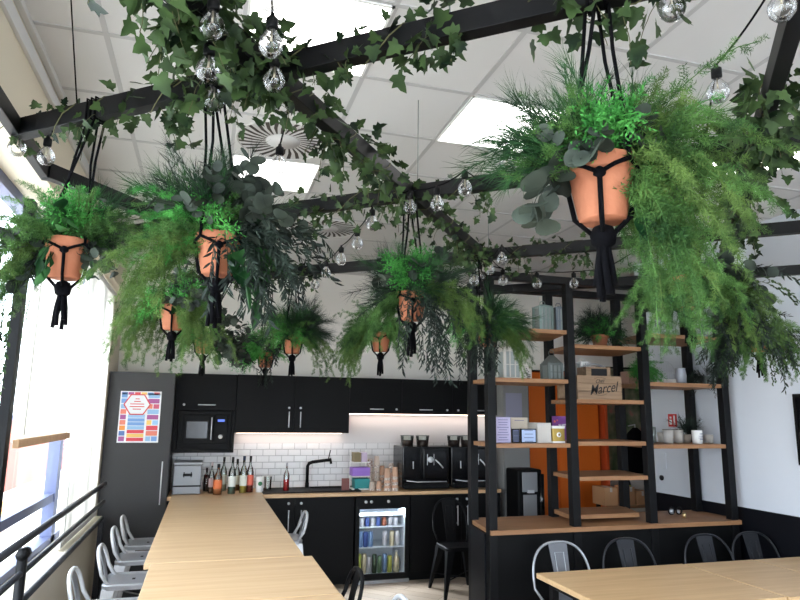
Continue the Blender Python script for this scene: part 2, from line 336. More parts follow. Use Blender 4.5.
hx = [(cx_+.30*W*math.cos(PI/3*k), cz_+.19*H*math.sin(PI/3*k)*1.1) for k in range(6)]
hb = [(cx_+(x-cx_)*1.12, cz_+(z-cz_)*1.12) for x, z in hx]
build('hexagon', MB().prism(hb, 6.8915, 6.893).mi(1).prism(hx, 6.890, 6.8915), [pmat[0], MT['paper']], t)
ln = MB()
for k, w in enumerate((.10, .16, .34, .36, .20)): ln.box(cx_-w*W/2, 6.889, cz_+.05-k*.025, cx_+w*W/2, 6.890, cz_+.05-k*.025+.009)
build('text_lines', ln, pmat[0], t)
# microwave bay
t = thing('microwave_cabinet', 'black wall cabinet with a flap door above the microwave niche', 'cabinet', (0, 7.3, 1.34))
build('body', MB().box(-.31, 7.17, 1.77, .308, 7.49, 2.155).box(-.31, 7.15, 1.335, .308, 7.49, 1.37).box(-.31, 7.15, 1.37, -.27, 7.49, 1.77).box(.275, 7.15, 1.37, .308, 7.49, 1.77).box(-.27, 7.47, 1.37, .275, 7.49, 1.77), MT['cabinet'], t, .002)
d_ = build('flap_door', MB().box(-.307, 7.15, 1.775, .305, 7.169, 2.155), MT['cabinet'], t, .002)
handle((-.08, 7.15, 1.83), (.1, 7.15, 1.83), d_)
build('lock', MB().tube([(-.22, 7.15, 1.83), (-.22, 7.138, 1.83)], .014, 12), MT['silver'], d_)
t = thing('microwave', 'black built in microwave oven under the flap door cabinet', 'microwave', (0, 7.3, 1.37))
build('body', MB().box(-.265, 7.17, 1.372, .27, 7.46, 1.765), MT['black'], t, .004)
build('surround', MB().box(-.265, 7.145, 1.372, .27, 7.17, 1.43).box(-.265, 7.145, 1.73, .27, 7.17, 1.765).box(-.265, 7.145, 1.43, -.22, 7.17, 1.73).box(.235, 7.145, 1.43, .27, 7.17, 1.73), MT['cabinet'], t, .002)
dd = build('door', MB().box(-.215, 7.14, 1.435, .09, 7.165, 1.725), MT['black'], t, .003)
build('window', MB().box(-.18, 7.136, 1.485, .03, 7.1395, 1.655), mat('oven_window', (56, 60, 68), .15), dd)
build('handle', MB().tube([(.07, 7.12, 1.47), (.07, 7.12, 1.70)], .006, 8), MT['silver'], dd)
cp = build('control_panel', MB().box(.1, 7.142, 1.435, .23, 7.165, 1.725), MT['black'], t, .002)
build('display', MB().box(.13, 7.138, 1.655, .2, 7.1415, 1.68), mat('display', (40, 60, 150), .3, emit=(90, 130, 255), es=.6), cp)
build('knob', MB().tube([(.165, 7.14, 1.50), (.165, 7.115, 1.50)], .022, 20), MT['silver'], cp)
# wall cabinets
def wall_unit(x0, x1, z0, lab, doors):
    t = thing('wall_cabinet', lab, 'cabinet', ((x0+x1)/2, 7.3, z0), 'black wall cabinets')
    build('body', MB().box(x0+.002, 7.17, z0, x1-.002, 7.49, 2.16), MT['cabinet'], t)
    for a, b, hk in doors:
        d = build('door', MB().box(a+.002, 7.15, z0+.002, b-.002, 7.169, 2.158), MT['cabinet'], t, .002)
        if hk[0] == 'v': handle((hk[1], 7.15, z0+.06), (hk[1], 7.15, z0+.23), d); build('lock', MB().tube([(hk[1], 7.15, z0+.27), (hk[1], 7.138, z0+.27)], .013, 12), MT['silver'], d)
        else: handle((hk[1]-.08, 7.15, z0+.05), (hk[1]+.08, 7.15, z0+.05), d); build('lock', MB().tube([(hk[2], 7.15, z0+.05), (hk[2], 7.138, z0+.05)], .012, 12), MT['silver'], d)
wall_unit(.31, 1.55, 1.54, 'wide black wall cabinet with two doors above the sink', [(.31, .93, ('v', .875)), (.93, 1.55, ('v', 1.0))])
wall_unit(1.55, 2.165, 1.76, 'shallow black flap cabinet right of the two door cabinet', [(1.55, 2.165, ('h', 1.86, 2.1))])
wall_unit(2.165, 2.79, 1.76, 'shallow black flap cabinet above the coffee machine', [(2.165, 2.79, ('h', 2.45, 2.72))])
wall_unit(2.79, 3.42, 1.76, 'shallow black flap cabinet at the right end of the row', [(2.79, 3.42, ('h', 3.1, 2.86))])
for x0, x1, z in ((.34, 1.52, 1.54), (1.6, 3.38, 1.76)):
    t = single('led_strip', MB().box(x0, 7.40, z-.012, x1, 7.425, z-.002), MT['led'], 'glowing under cabinet light strip, %s' % ('below the two door cabinet' if z < 1.6 else 'below the row of flap cabinets'), 'light strip', 'under cabinet light strips')
    area('strip_glow', ((x0+x1)/2, 7.41, z-.02), (0, 0, 0), x1-x0, .03, 0.8*(x1-x0), (1, .80, .70))
# splashback
tm = D.materials.new('metro_tiles'); tm.use_nodes = True; nt = tm.node_tree; b_ = nt.nodes['Principled BSDF']; b_.inputs['Roughness'].default_value = .25
tc = nt.nodes.new('ShaderNodeTexCoord'); mp = nt.nodes.new('ShaderNodeMapping'); mp.inputs['Rotation'].default_value = (PI/2, 0, 0)
br = nt.nodes.new('ShaderNodeTexBrick'); br.inputs['Scale'].default_value = 1; br.inputs['Brick Width'].default_value = .14; br.inputs['Row Height'].default_value = .07; br.inputs['Mortar Size'].default_value = .004; br.inputs['Mortar Smooth'].default_value = .3
br.inputs['Color1'].default_value = s2l((226, 226, 226)); br.inputs['Color2'].default_value = s2l((218, 218, 220)); br.inputs['Mortar'].default_value = s2l((176, 176, 178))
bp = nt.nodes.new('ShaderNodeBump'); bp.inputs['Distance'].default_value = .003; bp.invert = True
nt.links.new(tc.outputs['Object'], mp.inputs[0]); nt.links.new(mp.outputs[0], br.inputs[0]); nt.links.new(br.outputs[0], b_.inputs['Base Color']); nt.links.new(br.outputs['Fac'], bp.inputs['Height']); nt.links.new(bp.outputs[0], b_.inputs['Normal'])
o = struct('trim_5', MB().box(-.31, 7.49, .93, 3.42, 7.5, 1.42), tm)
o = struct('trim_6', MB().box(-.31, 7.492, 1.42, 3.42, 7.4999, 1.76), mat('splash_paint', (214, 212, 212), .6))
# worktop and base units
single('worktop', MB().box(-.31, 6.87, .895, 3.27, 7.49, .93), MT['oak_w'], 'long light oak kitchen worktop running along the back wall', 'worktop', None, .003)
def base_unit(x0, x1, lab, doors):
    t = thing('base_cabinet', lab, 'cabinet', ((x0+x1)/2, 7.2, 0), 'black base cabinets')
    build('body', MB().box(x0+.002, 6.92, .1, x1-.002, 7.48, .893), MT['cabinet'], t); build('plinth', MB().box(x0+.002, 6.96, 0, x1-.002, 7.0, .1), MT['black'], t)
    for a, b, hx_ in doors:
        d = build('door', MB().box(a+.002, 6.9, .1, b-.002, 6.919, .885), MT['cabinet'], t, .002)
        if hx_: handle((hx_, 6.9, .56), (hx_, 6.9, .77), d); build('lock', MB().tube([(hx_, 6.9, .835), (hx_, 6.888, .835)], .014, 12), MT['silver'], d)
base_unit(-.31, .33, 'black base cabinet behind the end of the high table', [(-.31, .33, None)])
base_unit(.33, 1.575, 'wide black sink cabinet left of the glass fridge', [(.33, .945, .88), (.945, 1.575, 1.01)])
base_unit(2.2, 3.27, 'black base cabinet right of the glass fridge, below the coffee machines', [(2.2, 2.79, 2.74), (2.79, 3.27, 2.86)])
# fridge
t = thing('drinks_fridge', 'black under counter drinks fridge with lit glass door', 'fridge', (1.89, 7.2, 0))
x0, x1 = 1.59, 2.19; yb = 7.45
build('body', MB().box(x0, 6.93, .03, x0+.035, yb, .885).box(x1-.035, 6.93, .03, x1, yb, .885).box(x0, 6.93, .03, x1, yb, .075).box(x0, 6.93, .80, x1, yb, .885).box(x0, yb-.03, .03, x1, yb, .885), MT['black'], t)
build('liner', MB().box(x0+.035, yb-.04, .075, x1-.035, yb-.03, .80).box(x0+.035, 6.95, .075, x0+.04, yb-.03, .8).box(x1-.04, 6.95, .075, x1-.035, yb-.03, .8).box(x0+.04, 6.95, .075, x1-.04, yb-.03, .08), mat('fridge_liner', (225, 232, 240), .5), t)
dd = build('door', MB().box(x0, 6.9, .04, x0+.045, 6.93, .88).box(x1-.045, 6.9, .04, x1, 6.93, .88).box(x0+.045, 6.9, .04, x1-.045, 6.93, .095).box(x0+.045, 6.9, .755, x1-.045, 6.93, .88), MT['black'], t, .002)
build('glass', MB().box(x0+.045, 6.912, .095, x1-.045, 6.917, .755), MT['glass'], dd)
for xx in (1.70, 1.76, 1.95): build('dial', MB().tube([(xx, 6.9, .83), (xx, 6.888, .83)], .016, 16), MT['silver'], dd)
build('lamp', MB().box(x0+.06, 6.96, .775, x1-.06, 6.99, .79), emis('fridge_lamp', (225, 240, 255), 20), t)
area('fridge_glow', (1.89, 7.0, .77), (math.radians(-20), 0, 0), .45, .04, 24, (.84, .93, 1))
for z in (.35, .56, .70)[:2]+(.68,): build('shelf', MB().box(x0+.042, 6.97, z-.008, x1-.042, 7.40, z), mat('fridge_shelf', (220, 228, 236), .4), t)
build('grille', MB().box(x0, 6.905, 0.0, x1, 6.93, .032), MT['galv'], t)
cc = [(70, 90, 150), (100, 130, 100), (200, 200, 205), (60, 80, 60), (180, 190, 90), (120, 150, 190), (210, 200, 170), (150, 90, 70)]
cm_ = [mat('can_%d' % i, c, .35, .3) for i, c in enumerate(cc)]
def can(x, y, z, r, h, mi, name='drink_can', lab='', grp='drinks in the fridge'):
    t = thing(name, lab, 'can' if name == 'drink_can' else 'bottle', (x, y, z), grp)
    if name == 'drink_can': build('body', MB().lathe([(r*.85, 0), (r, .008), (r, h-.012), (r*.8, h)], (x, y, z), 14), cm_[mi], t)
    else:
        build('body', MB().lathe([(r, 0), (r, h*.62), (r*.42, h*.8), (r*.38, h*.93)], (x, y, z), 14), cm_[mi], t)
        build('cap', MB().lathe([(r*.45, h*.93), (r*.45, h)], (x, y, z), 10), MT['white'], t)
    return t
k = 0
for x, mi, h in ((1.665, 4, .20), (1.72, 6, .20), (1.775, 2, .17), (1.835, 3, .19), (1.893, 1, .17), (1.95, 5, .19), (2.005, 4, .17)):
    can(x, 7.02, .082, .026, h, mi, 'drink_can', 'drink container standing on the bottom of the fridge')
can(2.08, 7.02, .082, .032, .22, 6, 'drink_bottle', 'pale drink bottle at the right on the bottom of the fridge')
for x, mi in ((1.68, 5), (1.735, 0), (1.79, 5), (1.95, 2), (2.03, 6), (2.09, 2)): can(x, 7.03, .35, .027, .155, mi, 'drink_can', 'drink can standing on the middle shelf of the fridge')
for x, mi in ((1.69, 2), (1.75, 0), (1.81, 2), (1.875, 0), (1.94, 7), (2.01, 2), (2.07, 2)): can(x, 7.03, .56, .026, .09, mi, 'drink_can', 'small pot on the upper shelf of the fridge')
# sink, tap
ts = thing('sink', 'black composite kitchen sink with drainer set in the worktop', 'sink', (1.1, 7.15, .93))
build('drainer', MB().box(.62, 6.95, .928, 1.12, 7.42, .94), MT['black'], ts, .003)
build('basin', MB().box(1.12, 6.95, .928, 1.66, 6.99, .945).box(1.12, 7.38, .928, 1.66, 7.42, .945).box(1.12, 6.99, .928, 1.16, 7.38, .945).box(1.62, 6.99, .928, 1.66, 7.38, .945).box(1.16, 6.99, .9285, 1.62, 7.38, .931), MT['black'], ts, .002)
bx = aty(307, 487, 7.38).x
build('tap', MB().tube([(bx, 7.39, .93), (bx, 7.39, 1.17), (bx+.015, 7.385, 1.2), (bx+.05, 7.37, 1.215), (bx+.25, 7.30, 1.245)], .018, 10).tube([(bx, 7.39, .93), (bx, 7.39, .99)], .022, 12).tube([(bx+.24, 7.30, 1.245), (bx+.25, 7.30, 1.20)], .013, 8).tube([(bx+.22, 7.31, 1.25), (bx+.24, 7.31, 1.35)], .006, 6), MT['black'], ts)
# steel box at the left of the worktop
t = thing('steel_bin', 'brushed steel catering box with black handle under the microwave', 'box', (-.13, 7.15, .93))
BIN = mat('dull_steel', (132, 134, 138), .4, .5)
build('body', MB().box(-.275, 7.05, .93, .0, 7.35, 1.22), BIN, t, .01)
build('lid', MB().box(-.28, 7.04, 1.22, .005, 7.36, 1.25), BIN, t, .006)
build('handle', MB().box(-.18, 7.035, 1.11, -.09, 7.055, 1.135).box(-.175, 7.04, 1.10, -.165, 7.05, 1.15).box(-.105, 7.04, 1.10, -.095, 7.05, 1.15), MT['black'], t)
build('seal', MB().box(-.277, 7.045, 1.005, .002, 7.05, 1.02), MT['black'], t)
# syrup bottles
def bottle(px, pyb, pyt, Y, w, glass, liquid, label_c, cap_c, lab, level=.45):
    p = aty(px, pyb, Y); z0 = .93; h = aty(px, pyt, Y).z-z0; x = p.x; r = w*.58
    t = thing('syrup_bottle', lab, 'bottle', (x, Y, z0), 'bottles on the worktop')
    build('glass', MB().lathe([(r*.95, 0), (r, .01), (r, h*.56), (r*.75, h*.66), (r*.32, h*.76), (r*.3, h*.9)], (x, Y, z0), 16), MT['bottle'], t)
    build('liquid', MB().lathe([(r*.93, .004), (r*.93, h*level)], (x, Y, z0), 16), mat('liquid', liquid, .15), t)
    if label_c: build('paper_label', MB().lathe([(r*1.01, h*.2), (r*1.01, h*.48)], (x, Y, z0), 16, False), mat('bottle_label', label_c, .6), t)
    build('cap', MB().lathe([(r*.36, h*.88), (r*.36, h)], (x, Y, z0), 12), mat('cap', cap_c, .5), t)
bottle(206, 486, 468, 7.3, .05, 0, (60, 20, 20), None, (30, 20, 24), 'short dark red bottle, leftmost beside the steel box', .7)
bottle(211, 487, 462, 7.12, .05, 0, (90, 60, 50), (180, 150, 150), (210, 190, 190), 'small clear bottle with pale cap near the steel box')
bottle(217.5, 488, 464, 6.98, .075, 0, (222, 140, 90), (226, 120, 70), (24, 22, 24), 'squat bottle with orange label and black cap', .5)
bottle(223, 484, 457, 7.3, .06, 0, (196, 190, 160), (205, 205, 190), (20, 20, 24), 'clear bottle with white label behind the squat orange one')
bottle(231.5, 488, 457, 7.02, .066, 0, (86, 120, 104), (230, 235, 230), (20, 20, 24), 'green glass bottle with white label in the middle of the row')
bottle(236.5, 484, 459, 7.3, .06, 0, (150, 110, 60), (200, 200, 180), (20, 20, 24), 'bottle with lower black cap behind the green one')
bottle(243, 487, 456, 7.08, .066, 0, (216, 190, 90), (235, 238, 225), (30, 44, 70), 'yellow bottle with pale label right of the green one')
bottle(249.5, 486, 456, 7.12, .064, 0, (140, 60, 50), (226, 110, 90), (20, 20, 24), 'red bottle with orange label at the right end of the row')
c_ = aty(286, 488, 7.15); bottle(286, 488, 463, 7.15, .055, 0, (196, 40, 48), None, (160, 160, 165), 'slim clear bottle of red liquid standing on the black drainer', .42)
def cup(px, Y, z0, r, h, m, lab, name='cup', cat='cup', grp=None, x=None, flare=.86, rimm=None):
    x = aty(px, 480, Y).x if x is None else x
    t = thing(name, lab, cat, (x, Y, z0), grp)
    build('body', MB().lathe([(r*flare*.9, 0), (r*flare, .004), (r, h), (r*.93, h), (r*flare*.85, .012)], (x, Y, z0), 20), m, t)
    return t, x
t, x = cup(260, 7.12, .93, .042, .155, MT['white'], 'tall white tumbler with green round logo beside the sink', flare=.95)
build('logo', MB().tube([(x, 7.12-.042, 1.02), (x, 7.12-.0435, 1.02)], .022, 18), mat('logo_green', (70, 130, 90), .6), t)
xj = aty(268, 480, 7.22).x; t = thing('glass_jug', 'empty clear glass jug right of the white tumbler', 'jug', (xj, 7.22, .93))
build('body', MB().lathe([(.034, 0), (.042, .15)], (xj, 7.22, .932), 20, False), MT['bottle'], t)
build('rim', MB().tube([(xj+.042*math.cos(k*PI/10), 7.22+.042*math.sin(k*PI/10), 1.082) for k in range(20)], .002, 5, closed=True), MT['concrete'], t)
# display stand of cups
X0 = aty(352, 480, 7.2).x; X1 = aty(366, 480, 7.2).x
pur = mat('purple_box', (150, 110, 200), .6); teal = mat('teal_box', (40, 140, 140), .6)
t = thing('tea_stand', 'wire display stand with purple and teal tea boxes beside the sink', 'display stand', ((X0+X1)/2, 7.2, .93))
build('rack', MB().box(X0-.01, 7.12, .93, X1+.02, 7.3, .945).box(X0-.01, 7.29, .93, X0, 7.3, 1.35).box(X1+.01, 7.29, .93, X1+.02, 7.3, 1.35).box(X0-.01, 7.12, 1.07, X1+.02, 7.3, 1.078).box(X0-.01, 7.12, 1.22, X1+.02, 7.3, 1.228), MT['white'], t)
single('tea_box', MB().box(X0-.02, 7.10, 1.08, X1+.02, 7.25, 1.17), pur, 'purple tea box on the middle tier of the wire stand', 'box', None, .003)
single('tea_box', MB().box(X0+.01, 7.10, .946, X1+.02, 7.25, 1.05), teal, 'teal tea box on the bottom tier of the wire stand', 'box', None, .003)
single('tea_box', MB().box(X0, 7.12, 1.229, X0+.08, 7.25, 1.33), mat('olive_box', (130, 116, 86), .6), 'olive brown box on the top tier of the wire stand', 'box', None, .003)
single('tea_box', MB().box(X0+.085, 7.12, 1.229, X0+.15, 7.25, 1.33), mat('lilac_box', (196, 178, 200), .6), 'pale lilac box on the top tier of the wire stand', 'box', None, .003)
p_ = aty(345, 480, 7.1).x
single('small_picture', MB().box(p_-.04, 7.08, .93, p_+.045, 7.09, 1.06), mat('card_brown', (120, 70, 66), .6), 'small brown card leaning beside the wire tea stand', 'card')
pcup = mat('kraft_cup', (206, 166, 140), .7); wcup = mat('white_cup', (206, 190, 176), .7)
PAT = mat('patterned_cup', (150, 120, 104), .7, noise=(60, (236, 228, 220), 1))
def stack(px, Y, z0, r, n, step, h0, m, lab):
    x = aty(px, 480, Y).x; t = thing('cup_stack', lab, 'cups', (x, Y, z0), 'stacks of paper cups')
    for k in range(n):
        z = z0+k*step
        build('cup', MB().lathe([(r*.72, h0), (r*.76, h0), (r*.98, .008), (r*1.03, .004), (r*1.03, 0)], (x, Y, z), 14), m if k % 2 else PAT, t)
stack(387.5, 7.0, .93, .038, 6, .028, .10, pcup, 'upside down stack of kraft paper cups in front of the grey stack')
stack(395, 7.0, .93, .038, 6, .03, .10, pcup, 'upside down stack of kraft cups next to the coffee machine')
stack(369.5, 7.25, .93, .036, 9, .028, .10, wcup, 'tall stack of white paper cups right of the tea boxes')
stack(376.5, 7.25, .93, .036, 10, .028, .10, wcup, 'tallest stack of white patterned paper cups')
stack(382, 7.3, .93, .034, 6, .028, .10, pcup, 'shorter brown stack of paper cups behind the front ones')
stack(391, 7.3, .93, .034, 7, .028, .10, pcup, 'brown stack of paper cups at the wall near the coffee machine')
stack(372, 7.05, .93, .032, 2, .02, .07, wcup, 'low pair of small white espresso cups in front')
stack(379, 7.02, .93, .032, 2, .02, .08, pcup, 'low pair of small brown espresso cups in front')
# coffee machines
def coffee(x0, x1, Y0, lab, mirror=0):
    t = thing('coffee_machine', lab, 'coffee machine', ((x0+x1)/2, Y0+.2, .93), 'black coffee machines'); w = x1-x0; m = (x0+x1)/2
    build('body', MB().box(x0, Y0+.06, .95, x1, Y0+.44, 1.40), MT['darkglass'], t, .012)
    build('brewing_column', MB().box(m-.1*w, Y0, 1.05, m+.42*w, Y0+.07, 1.38), MT['darkglass'], t, .01)
    build('drip_tray', MB().box(x0+.01, Y0, .945, x1-.02, Y0+.07, 1.0), MT['black'], t, .008)
    build('tray_trim', MB().tube([(x0+.03, Y0-.004, 1.035), (x0+.15, Y0-.008, 1.02), (x1-.06, Y0-.004, 1.02)], .006, 6), MT['silver'], t)
    build('steam_arm', MB().tube([(x0+.2*w, Y0+.02, 1.24), (x0+.2*w, Y0+.015, 1.16)], .006, 6), MT['silver'], t)
    build('brew_group', MB().tube([(m+.05*w, Y0+.01, 1.26), (m+.05*w, Y0-.02, 1.26)], .032, 18).tube([(m+.05*w, Y0-.02, 1.26), (m+.05*w, Y0-.025, 1.26)], .02, 18), MT['silver'], t)
    build('selector_plate', MB().box(m-.02*w, Y0-.003, 1.20, m-.01*w, Y0, 1.32), MT['silver'], t); build('selector_plate', MB().box(m+.12*w, Y0-.003, 1.20, m+.128*w, Y0, 1.32), MT['silver'], t)
    build('filter_handle', MB().tube([(m+.14*w, Y0-.02, 1.26), (m+.22*w, Y0-.03, 1.22), (m+.3*w, Y0-.03, 1.17)], .008, 8), MT['silver'], t)
    for f in (.17, .5):
        hb = build('bean_hopper', MB().lathe([(.066, 1.40), (.076, 1.50), (.078, 1.515)], (x0+f*w, Y0+.2, 0), 18, False), MT['bottle'], t)
        build('beans', MB().lathe([(.058, 1.402), (.066, 1.465)], (x0+f*w, Y0+.2, 0), 16), mat('coffee_beans', (48, 26, 20), .6), hb)
        build('hopper_lid', MB().lathe([(.08, 1.515), (.08, 1.521)], (x0+f*w, Y0+.2, 0), 18), MT['zinc'], hb)
coffee(2.14, 2.70, 6.96, 'black bean to cup coffee machine, the left one, clear of the shelf posts')
coffee(2.72, 3.22, 6.96, 'black bean to cup coffee machine at the worktop end, partly behind the shelf posts')
# things right of the kitchen
t = thing('tall_fridge', 'tall grey steel cabinet right of the worktop with notices on it', 'fridge', (3.52, 7.3, 0))
build('body', MB().box(3.36, 7.0, .02, 3.69, 7.48, 2.13), MT['grey'], t, .004)
build('door', MB().box(3.362, 6.97, .9, 3.69, 6.998, 2.13).box(3.362, 6.97, .04, 3.69, 6.998, .893), mat('steel_panel', (138, 138, 138), .4, .3), t, .003)
handle((3.66, 6.97, 1.45), (3.66, 6.97, 1.62), t)
single('notice_sheet', MB().box(3.39, 6.965, 1.66, 3.60, 6.9685, 2.02), mat('notice_blue', (150, 150, 172), .7), 'pale blue notice taped on the grey steel cabinet', 'notice')
t = thing('orange_cupboard', 'tall orange sliding door cupboard behind the shelving', 'cupboard', (4.4, 7.4, 0))
build('frame', MB().box(3.86, 7.3, 0, 4.95, 7.37, .05).box(3.86, 7.3, 2.3, 4.95, 7.37, 2.33).box(3.86, 7.3, 0, 3.868, 7.37, 2.33), MT['black'], t)
for x0, x1, y in ((3.87, 4.28, 7.30), (4.26, 4.60, 7.27), (4.58, 4.86, 7.30)): build('sliding_door', MB().box(x0, y, .04, x1, y+.025, 2.32), MT['orange'], t, .002)
build('edge_panel', MB().box(4.90, 7.22, 0, 4.94, 7.37, 2.33), mat('orange_red', (196, 78, 36), .5), t)
t = thing('water_dispenser', 'black and silver water dispenser standing behind the shelving counter', 'water dispenser', (3.62, 6.65, 0))
wx = aty(530, 480, 6.6).x
build('body', MB().box(wx-.15, 6.6, 0, wx+.15, 6.9, 1.17), MT['black'], t, .02)
build('front_panel', MB().box(wx-.1, 6.585, .93, wx+.085, 6.6, 1.14).box(wx-.09, 6.588, .5, wx+.075, 6.6, .9), mat('brushed_silver', (170, 172, 176), .4, .6), t, .01)
build('side_column', MB().tube([(wx+.13, 6.58, .5), (wx+.13, 6.58, 1.12)], .03, 12), MT['darkglass'], t)
build('spout', MB().box(wx-.04, 6.56, .92, wx+.03, 6.6, .95), MT['silver'], t)
single('door_1', MB().box(4.492, 5.21, 1.0, 4.4999, 5.9, 2.6), mat('door_white', (240, 236, 232), .5), 'white door leaf', 'door') if False else None
t = thing('electrical_cover', 'slim white cover plate with round dark lock on the right wall', 'cover plate', (4.49, 5.68, 1.2))
build('plate', MB().box(4.493, 5.60, 1.24, 4.499, 5.66, 1.40), MT['wallr'], t, .002)
build('lock', MB().tube([(4.499, 5.68, 1.15), (4.485, 5.68, 1.15)], .026, 18), MT['ink'], t)
t = thing('fire_sign', 'small red fire safety sign on the right wall above the cups', 'sign', (4.49, 5.47, 1.68))
build('panel', MB().box(4.493, 5.41, 1.665, 4.499, 5.53, 1.79), mat('sign_red', (214, 46, 44), .5), t)
build('symbol', MB().box(4.490, 5.475, 1.685, 4.493, 5.51, 1.735).box(4.490, 5.43, 1.68, 4.493, 5.45, 1.775).box(4.490, 5.48, 1.745, 4.493, 5.505, 1.765), MT['white'], t)
t = thing('wall_screen', 'black framed wall screen at the right edge of the view', 'screen', (4.47, 3.9, 1.8))
build('frame', MB().box(4.46, 2.9, 1.40, 4.499, 4.03, 1.95), MT['black'], t, .004)
build('display', MB().box(4.457, 2.93, 1.43, 4.46, 4.0, 1.92), MT['darkglass'], t)
# corner beyond the right wall
t = thing('side_table', 'low wooden side table behind the shelving with cartons on it', 'table', (5.2, 6.9, 0))
build('top', MB().box(4.6, 6.6, .72, 5.9, 7.1, .75), MT['shelf'], t)
for x in (4.65, 5.85):
    for y in (6.64, 7.06): build('leg', MB().box(x-.02, y-.02, 0, x+.02, y+.02, .72), MT['black'], t)
def onb(px, Y): return aty(px, 500, Y).x
for a, b, h, lab in ((604, 617, .2, 'brown carton on the side table, left one'), (627, 634, .2, 'narrow brown carton on the side table, middle one'), (636, 648, .15, 'brown carton with open flap on the side table, right one')):
    xa, xb = onb(a, 6.65), onb(b, 6.65); t = thing('carton', lab, 'box', ((xa+xb)/2, 6.75, .75), 'cartons on the side table')
    build('body', MB().box(xa, 6.63, .75, xb, 6.88, .75+h), MT['kraft'], t); build('tape', MB().box((xa+xb)/2-.015, 6.629, .75+h-.05, (xa+xb)/2+.015, 6.8, .75+h+.002), MT['concrete'], t)
xx = onb(629.5, 6.95); t = thing('wine_bottle', 'dark bottle with yellow green label behind the cartons', 'bottle', (xx, 6.97, .75))
build('body', MB().lathe([(.04, 0), (.04, .2), (.015, .28), (.015, .34)], (xx, 6.97, .75), 14), MT['darkglass'], t)
build('paper_label', MB().lathe([(.0405, .1), (.0405, .19)], (xx, 6.97, .75), 14, False), mat('label_lime', (190, 196, 90), .6), t)
pic = D.materials.new('botanical_print'); pic.use_nodes = True; nt = pic.node_tree; b_ = nt.nodes['Principled BSDF']
tc = nt.nodes.new('ShaderNodeTexCoord'); n = nt.nodes.new('ShaderNodeTexNoise'); n.inputs['Scale'].default_value = 5; r = nt.nodes.new('ShaderNodeValToRGB')
r.color_ramp.elements[0].position = .4; r.color_ramp.elements[0].color = s2l((70, 96, 60)); r.color_ramp.elements[1].position = .6; r.color_ramp.elements[1].color = s2l((140, 140, 118))
e_ = r.color_ramp.elements.new(.68); e_.color = s2l((200, 120, 116))
nt.links.new(tc.outputs['Object'], n.inputs[0]); nt.links.new(n.outputs[0], r.inputs[0]); nt.links.new(r.outputs[0], b_.inputs['Base Color'])
t = thing('wall_picture', 'large green botanical wall picture in the far corner behind the shelving', 'picture', (5.5, 7.47, 1.1))
build('print', MB().box(5.0, 7.47, 1.0, 5.95, 7.495, 2.4), pic, t); build('frame', MB().box(4.98, 7.46, .98, 5.0, 7.499, 2.42).box(5.95, 7.46, .98, 5.97, 7.499, 2.42).box(5.0, 7.46, 2.4, 5.95, 7.499, 2.42).box(5.0, 7.46, .98, 5.95, 7.499, 1.0), MT['black'], t)
t = thing('dark_form_stand_in', 'black coat shape, stand-in for an unclear dark form behind the shelving', 'coat', (5.42, 7.3, 1.0))
build('coat', MB().lathe([(.13, 1.05), (.15, 1.2), (.13, 1.45), (.10, 1.55), (.03, 1.62)], (5.42, 7.32, 0), 12), MT['rope'], t)  # coat shape added where a dark form could not be made out
build('hook', MB().tube([(5.42, 7.46, 1.64), (5.42, 7.32, 1.66), (5.42, 7.32, 1.6)], .008, 6), MT['silver'], t)

# ================================================================ SHELVING DIVIDER
t = thing('shelving_divider', 'tall black post and oak shelf room divider on a black counter base', 'shelving', (3.2, 4.9, 0))
FX = [2.135, 2.855, 3.57, 4.385]; BX = [2.19, 2.94, 3.66, 4.44]; w = .033; ZT = 2.845
for i in range(4):
    build('post', MB().box(FX[i]-w, 4.63, 0, FX[i]+w, 4.70, ZT), MT['steel_black'], t, .002)
    build('post', MB().box(BX[i]-w, 5.11, 0, BX[i]+w, 5.18, ZT), MT['steel_black'], t, .002)
build('top_rail', MB().box(FX[0]-w, 4.63, ZT, FX[3]+w, 4.70, ZT+.06), MT['steel_black'], t, .002)
build('top_rail', MB().box(BX[0]-w, 5.11, ZT, BX[3]+w, 5.18, ZT+.06), MT['steel_black'], t, .002)
build('side_rail', MB().beam((FX[0], 4.70, ZT+.03), (BX[0], 5.11, ZT+.03), .06, .06), MT['steel_black'], t)
build('side_rail', MB().beam((FX[3], 4.70, ZT+.03), (BX[3], 5.11, ZT+.03), .06, .06), MT['steel_black'], t)
def board(i, j, z, y0=4.64, y1=5.17, th=.034, x0=None):
    a, b = FX[i]+w, FX[j]-w; c, d = BX[j]+w*.2, BX[i]-w*.2
    m_ = MB().prismz([(a, y0), (b, y0), (c, y1), (d+ (a-FX[i]) * 0, y1)], z-th, z)
    return build('shelf', m_, MT['shelf'], t, .002)
SH = {1: (2.455, 2.05, 1.54), 2: (2.345, 1.895, 1.555, 1.28), 3: (2.47, 2.05, 1.53)}
for bay in (1, 2, 3):
    for z in SH[bay]: board(bay-1, bay, z)
board(1, 2, .965, 4.78, 5.17)
build('counter_top', MB().prismz([(2.10, 4.60), (4.42, 4.60), (4.475, 4.72), (4.475, 5.22), (2.18, 5.22)], .868, .902), MT['shelf'], t, .002)
build('front_panel', MB().box(FX[0]+w, 4.65, .0, FX[1]-w, 4.67, .868), MT['black'], t); build('front_panel', MB().box(FX[1]+w, 4.65, .0, FX[2]-w, 4.67, .868), MT['black'], t); build('front_panel', MB().box(FX[2]+w, 4.65, .0, FX[3]-w, 4.67, .868), MT['black'], t)
build('side_panel', MB().prismz([(2.09, 4.70), (2.115, 4.70), (2.175, 5.11), (2.15, 5.11)], 0, .868), MT['dado'], t)
build('back_panel', MB().box(BX[0]+w, 5.15, 0, 4.45, 5.17, .868), MT['black'], t)

